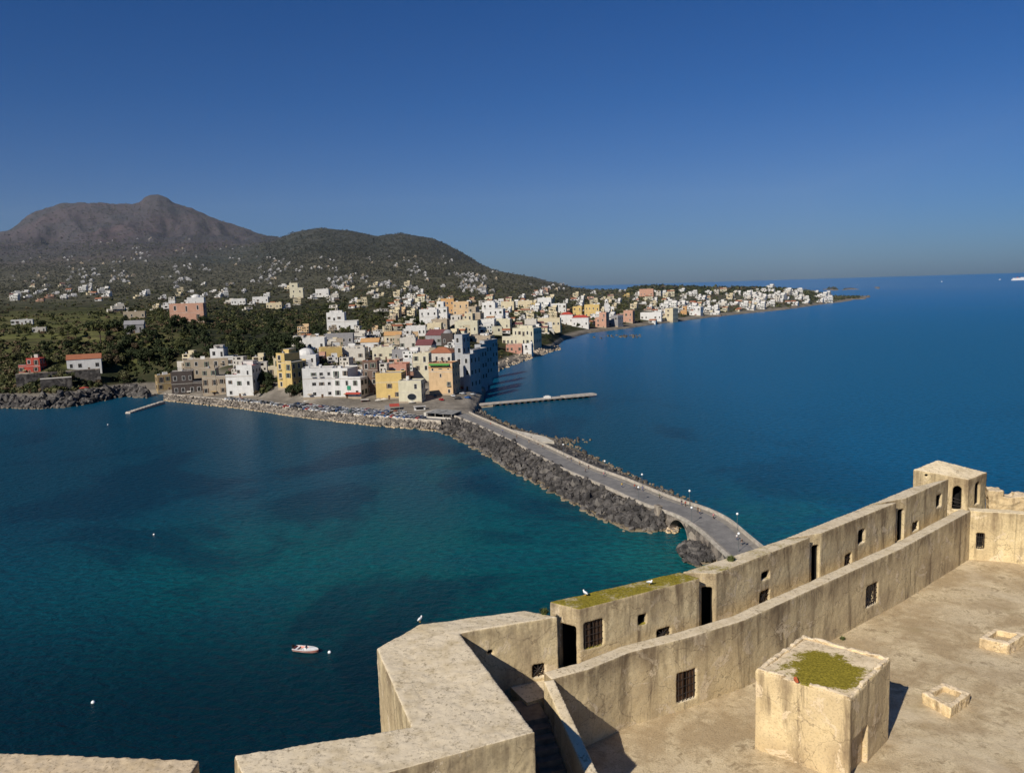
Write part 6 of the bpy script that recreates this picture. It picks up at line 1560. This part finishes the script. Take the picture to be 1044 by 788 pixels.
for (xa, xb), (ya, yb), n, s, cw, lab, grp in ZONES:
    tries = 0; k = 0
    while k < n and tries < n * 30:
        tries += 1; px = rr.uniform(xa, xb); py = rr.uniform(ya, yb)
        if 690 < px < 850 and py < 296 + max(0, px - 800) * .06: continue
        g = ground(px, py)
        if g is None or g.z < 2.2: continue
        if in_boxes(g.x, g.y, 1.6 * s): continue
        c_ = rr.choices([a for a, b in cw], [b for a, b in cw])[0]
        sc = s * rr.uniform(.75, 1.15); LITTLE.append((sc / g.y, rr.choice(SH[c_]), (g.x, g.y, g.z), -math.atan2(g.x, g.y) + R(rr.choice([-24, -15, -10, 5, 14]) + rr.uniform(-5, 5)), sc, lab % {'offwhite': 'off white', 'pale': 'pale yellow'}.get(c_, c_), grp))
        BOXES.append((g.x, g.y, 5.0 * sc)); k += 1
LITTLE.sort(key=lambda r_: -r_[0])
for _, me, loc, rz, sc, lab, grp in LITTLE[:208]:
    tag(link('house', me, None, loc, (0, 0, rz), (sc,) * 3), lab, 'house', grp); nh += 1
mass = MB()
for _, me, loc, rz, sc, lab, grp in LITTLE[208:]:
    Mx = Matrix.Translation(loc) @ Matrix.Rotation(rz, 4, 'Z') @ Matrix.Scale(sc, 4); b = len(mass.v)
    mass.v += [tuple(Mx @ v.co) for v in me.vertices]
    for f in me.polygons: mass.f.append(tuple(i + b for i in f.vertices)); mass.m.append(mass.mi(me.materials[f.material_index]))
tag(mass.build('far_houses'), 'smallest white and cream houses on the headland and slopes', 'houses', kind='stuff')
# tiny ones far up the slope: one mass
items = []
FZ = [((10, 570), (262, 300), 560), ((110, 300), (252, 282), 190), ((90, 200), (240, 262), 60), ((470, 575), (272, 300), 230), ((300, 480), (266, 296), 220), ((10, 130), (266, 292), 30), ((575, 680), (286, 300), 50), ((200, 420), (284, 300), 70)]
FARP = [[small_house(900 + i, c_, 1 + i % 2) for i in range(4)] for c_ in ('white', 'offwhite', 'cream')]
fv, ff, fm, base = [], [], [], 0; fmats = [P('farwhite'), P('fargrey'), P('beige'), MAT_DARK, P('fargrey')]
for (xa, xb), (ya, yb), n in FZ:
    for _ in range(n):
        px, py = rr.uniform(xa, xb), rr.uniform(ya, yb)
        if mnoise.fractal(Vector((px * .03, py * .09, 3)), 1, 2, 3) < .1: continue
        g = ground(px, py)
        if g is None or g.y < 1150 or in_boxes(g.x, g.y, 6): continue
        ci = rr.choices((0, 1, 2), (6, 5, 2))[0]; w = rr.uniform(2.6, 6.0); d = w * rr.uniform(.7, 1.2); h = rr.uniform(2.6, 5.0); a = -math.atan2(g.x, g.y) + R(rr.uniform(-35, 15)); ca, sa = math.cos(a), math.sin(a)
        for (x0, x1, y0, y1, z0, z1) in ((-w, w, 0, d * 1.4, -8, h), (-w * .4, w * .7, d * .3, d * 1.2, h, h + 3)):
            vs = [(x, y, z) for z in (z0, z1) for y in (y0, y1) for x in (x0, x1)]
            fv += [(g.x + x * ca - y * sa, g.y + x * sa + y * ca, g.z + z) for x, y, z in vs]; ff += [tuple(base + i for i in q) for q in ((4, 5, 7, 6), (0, 1, 5, 4), (2, 6, 7, 3), (0, 4, 6, 2), (1, 3, 7, 5))]; fm += [4 if rr.random() < .5 else ci, ci, ci, ci, ci]; base += 8
        for x in (-.55, 0, .5):
            if rr.random() < .75:
                vs = [(x * w - .9, -.1, h * .3), (x * w + .9, -.1, h * .3), (x * w + .9, -.1, h * .75), (x * w - .9, -.1, h * .75)]; fv += [(g.x + x_ * ca - y_ * sa, g.y + x_ * sa + y_ * ca, g.z + z_) for x_, y_, z_ in vs]; ff.append((base, base + 1, base + 2, base + 3)); fm.append(3); base += 4
tag(link('distant_houses', np_mesh('distant_houses', np.array(fv), np.array(ff), fmats, fm)), 'tiny white houses dotted over the mountain slopes', 'houses', kind='stuff')

# ------------------------------------------------------------------ trees and woods
def leaf_mat(name, a, b):
    m = NT(name); f = m.noise(.25, 4, .6); c = m.mix(m.ramp(f, [(.3, 0), (.7, 1)]), a, b)
    oi = m.n('ShaderNodeObjectInfo'); c = m.mix(m.math('MULTIPLY', oi.outputs['Random'], .35), c, (b[0] * .6, b[1] * .5, b[2] * .4))
    m.base(c); m.rough(.8); m.spec(.15); return m.mat
LM = dict(dark=leaf_mat('foliage_dark', (.018, .026, .011), (.045, .058, .024)), mid=leaf_mat('foliage_mid', (.042, .054, .020), (.105, .112, .042)), olive=leaf_mat('foliage_olive', (.068, .072, .034), (.145, .140, .068)), brown=leaf_mat('foliage_brown', (.080, .060, .036), (.135, .100, .060)))
LM['far'] = leaf_mat('foliage_far', (.052, .058, .038), (.112, .110, .072)); LM['fardark'] = leaf_mat('foliage_far_dark', (.026, .031, .024), (.052, .055, .040))  # greyed leaf tones, haze of the far slopes mixed into the colour
BARK = simple('bark', (.075, .055, .04), .95, .4, 2)
def crown_mesh(seed, mat, blobs, n, leaf):
    q = np.random.default_rng(seed); Vs = np.zeros((n * 4, 3)); tot = sum(b[3] ** 2 for b in blobs)
    pr_ = np.array([b[3] ** 2 / tot for b in blobs]); idx = q.choice(len(blobs), n, p=pr_)
    B = np.array(blobs)[idx]; u = q.standard_normal((n, 3)); u /= np.linalg.norm(u, axis=1)[:, None]
    r_ = B[:, 3:4] * (q.random((n, 1)) ** .33) * (.82 + .3 * q.random((n, 1))); c = B[:, :3] + u * r_ * np.array([1, 1, .8])
    nrm = u + q.standard_normal((n, 3)) * .55; nrm[:, 2] += .25; nrm /= np.linalg.norm(nrm, axis=1)[:, None]
    t1 = np.cross(nrm, q.standard_normal((n, 3))); t1 /= np.linalg.norm(t1, axis=1)[:, None]; t2 = np.cross(nrm, t1); s = leaf * (.6 + .8 * q.random((n, 1)))
    Vs[0::4] = c - t1 * s; Vs[1::4] = c + t2 * s * .7; Vs[2::4] = c + t1 * s; Vs[3::4] = c - t2 * s * .7
    return np_mesh('crown', Vs, np.arange(n * 4).reshape(-1, 4), [mat])
def trunk_mesh(h, r_, blobs):
    m = MB(); m.tube(BARK, (0, 0, -1), (0, 0, h * .55), r_, r_ * .75, 7); m.tube(BARK, (0, 0, h * .55), (.1, 0, h), r_ * .75, r_ * .4, 7)
    for b in blobs[:4]: m.tube(BARK, (0, 0, h * .7), (b[0] * .7, b[1] * .7, b[2]), r_ * .4, r_ * .15, 5)
    return m.mesh('trunk')
def tree_kind(seed, kind, matk):
    q = random.Random(seed)
    if kind == 'broad': th = 3; bl = [(q.uniform(-1.8, 1.8), q.uniform(-1.8, 1.8), q.uniform(3.2, 6.2), q.uniform(1.3, 2.2)) for _ in range(7)]; tr = .28; n, lf = 520, .42
    elif kind == 'pine': th = 6.5; bl = [(q.uniform(-3.4, 3.4), q.uniform(-3.4, 3.4), q.uniform(7.2, 8.3), q.uniform(1.1, 1.7)) for _ in range(11)]; tr = .33; n, lf = 620, .4
    elif kind == 'cypress': th = 2; bl = [(q.uniform(-.25, .25), q.uniform(-.25, .25), 1.5 + i * 1.15, .95 - .08 * i) for i in range(8)]; tr = .2; n, lf = 420, .32
    else: th = 2.4; bl = [(q.uniform(-1.8, 1.8), q.uniform(-1.8, 1.8), q.uniform(2.5, 5), q.uniform(.9, 1.6)) for _ in range(6)]; tr = .22; n, lf = 300, .3
    return crown_mesh(seed, LM[matk], bl, n, lf), trunk_mesh(th, tr, bl)
TK = [('dark', tree_kind(1, 'broad', 'dark')), ('dark', tree_kind(2, 'broad', 'dark')), ('mid', tree_kind(3, 'broad', 'mid')), ('mid', tree_kind(4, 'broad', 'mid')), ('olive', tree_kind(5, 'broad', 'olive')), ('brown', tree_kind(6, 'bare', 'brown')), ('cypress', tree_kind(7, 'cypress', 'dark')), ('pine', tree_kind(8, 'pine', 'mid'))]
TNAME = dict(dark='broadleaf_tree', mid='broadleaf_tree', olive='olive_tree', brown='bare_tree', cypress='cypress_tree', pine='umbrella_pine')
TLAB = dict(dark='dark evergreen tree %s', mid='mid green bushy tree %s', olive='grey green olive tree %s', brown='brownish leafless tree %s', cypress='narrow dark cypress %s', pine='umbrella pine %s')
def tree(k, p, s, where, grp):
    kind, (cm, tm) = TK[k]; t = empty(TNAME[kind], tuple(p), rr.uniform(0, 6.28)); tag(t, TLAB[kind] % where, 'tree', grp)
    link('crown', cm, t); link('trunk', tm, t); t.scale = (s, s, s * rr.uniform(.85, 1.15)); return t
g = ground(103, 352); t = tree(7, g, 1.9, 'standing tall and alone above the terraced fields', None)
TZ = [((110, 330), (330, 374), 120, (0, 0, 0, 1, 1, 1, 2, 5), 1.3, 'on the wooded bluff behind the sea front', 'trees on the wooded bluff'),
      ((12, 130), (330, 392), 60, (2, 3, 4, 0, 5), 1.0, 'on the garden terraces at the far left', 'trees on the garden terraces'),
      ((258, 314), (385, 406), 24, (0, 1, 2, 1, 5), .9, 'in front of the yellow balcony house', 'trees on the sea front'),
      ((330, 440), (312, 345), 50, (0, 1, 2, 3, 5), 1.2, 'around the white three storey villa', 'trees above the old town'),
      ((512, 610), (312, 350), 36, (0, 1, 2, 7), 1.2, 'between the houses of the far beach', 'trees behind the far beach')]
for (xa, xb), (ya, yb), n, ks, s, where, grp in TZ:
    k = tries = 0
    while k < n and tries < n * 20:
        tries += 1; px = rr.uniform(xa, xb); py = rr.uniform(ya, yb); g = ground(px, py)
        if g is None or g.z < 3.2 or in_boxes(g.x, g.y, 1.0): continue
        tree(rr.choice(ks), g, s * rr.uniform(.75, 1.3), where, grp); k += 1
# ground-covering woods and scrub: leaf clumps, uncountable
def woods(name, zones, seed, mats, lab):
    q = np.random.default_rng(seed); Vs = []; Ms = []
    bx_ = np.array(BOXES)
    for (xa, xb), (ya, yb), n, s, wts, leaves in zones:
        for _ in range(n):
            px, py = q.uniform(xa, xb), q.uniform(ya, yb)
            g = ground(px, py)
            if g is None or g.z < (4.2 if px < 800 else 2.7): continue
            if g.y < 2600 and np.any((bx_[:, 0] - g.x) ** 2 + (bx_[:, 1] - g.y) ** 2 < (bx_[:, 2] * .95 + 1.5) ** 2): continue
            if g.y < 2600 and ((bx_[:, 0] - g.x) ** 2 + (bx_[:, 1] - g.y + 14) ** 2 < (bx_[:, 2] + 2) ** 2).any() and q.random() < .8: continue
            dn = mnoise.noise(Vector((g.x * .006, g.y * .004, 1)))
            if g.y < 1000 and dn > .25 and q.random() < .75: continue       # open plots
            if 5 < px < 135 and 306 < py < 350 and (mnoise.noise(Vector((g.x * .004, g.y * .016, 4))) < .05 and q.random() < .88 or q.random() < .2): continue     # terraced plots
            k = g.y / 800; r_ = s * q.uniform(.6, 1.35) * (1 if k < 1 else k ** .55); mi = q.choice(4, p=wts); r_ *= .9 if g.y < 2500 else .75
            if mnoise.noise(Vector((g.x * .01, g.y * .006, 7))) > .35 and g.y < 2500 and q.random() < .45: mi = 3
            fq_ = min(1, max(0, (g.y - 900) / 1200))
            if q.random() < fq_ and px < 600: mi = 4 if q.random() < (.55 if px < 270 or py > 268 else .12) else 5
            n_ = leaves; u = q.standard_normal((n_, 3)); u /= np.linalg.norm(u, axis=1)[:, None]; u[:, 2] = np.abs(u[:, 2])
            c = np.array([g.x, g.y, g.z + r_ * .25]) + u * r_ * np.array([1, 1, .85]) * (.65 + .4 * q.random((n_, 1)))
            nr_ = u + q.standard_normal((n_, 3)) * .5; nr_ /= np.linalg.norm(nr_, axis=1)[:, None]; t1 = np.cross(nr_, q.standard_normal((n_, 3))); t1 /= np.linalg.norm(t1, axis=1)[:, None]; t2 = np.cross(nr_, t1)
            sz = r_ * .42 * (.6 + .8 * q.random((n_, 1))); v = np.empty((n_ * 4, 3)); v[0::4] = c - t1 * sz; v[1::4] = c + t2 * sz * .7; v[2::4] = c + t1 * sz; v[3::4] = c - t2 * sz * .7
            Vs.append(v); Ms += [mi] * n_
    V = np.concatenate(Vs); tag(link(name, np_mesh(name, V, np.arange(len(V)).reshape(-1, 4), mats, Ms)), lab, kind='stuff')
MW = [LM['dark'], LM['mid'], LM['olive'], LM['brown'], LM['far'], LM['fardark']]
woods('woodland', [((-150, 112), (318, 402), 3400, 2.3, (.28, .34, .26, .12), 24), ((112, 350), (316, 340), 1300, 2.4, (.55, .22, .13, .10), 20), ((108, 345), (334, 403), 3300, 2.7, (.86, .08, .03, .03), 24), ((-150, 640), (296, 335), 6200, 2.1, (.45, .3, .15, .1), 14), ((300, 560), (318, 372), 1000, 1.9, (.5, .3, .1, .1), 20),  # bluff zone nearly all dark leaves, standing in for shade on that slope
                   ((560, 870), (288, 330), 3200, 2.4, (.55, .3, .1, .05), 12), ((640, 860), (288, 301), 2600, 4.2, (.7, .25, .05, .0), 10), ((815, 884), (297, 306), 700, 2.6, (.7, .25, .05, .0), 10), ((-150, 600), (270, 300), 8800, 2.3, (.36, .26, .24, .14), 8), ((-150, 560), (248, 280), 8500, 2.8, (.36, .24, .22, .18), 6),
                   ((265, 500), (226, 282), 6500, 2.9, (.62, .26, .10, .02), 6), ((-20, 290), (205, 256), 3000, 3.0, (.45, .15, .20, .20), 6)], 3, MW, 'scrub and woods over the slopes between the houses')
# ------------------------------------------------------------------ sea haze over the distant land
hm = bpy.data.materials.new('sea_haze'); hm.use_nodes = True; t_ = hm.node_tree; t_.nodes.remove(t_.nodes['Principled BSDF'])
vs_ = t_.nodes.new('ShaderNodeVolumeScatter'); vs_.inputs['Color'].default_value = (.78, .88, 1, 1); vs_.inputs['Density'].default_value = 3.8e-5; vs_.inputs['Anisotropy'].default_value = 0
t_.links.new(vs_.outputs[0], t_.nodes['Material Output'].inputs['Volume'])
hz = MB(); hz.box(hm, -9000, 2600, 1300, 6900, -60, 830)
tag(hz.build('haze'), 'thin bluish haze over the distant slopes', kind='structure')

print('objects', len(bpy.data.objects), 'houses', nh + len(H_))
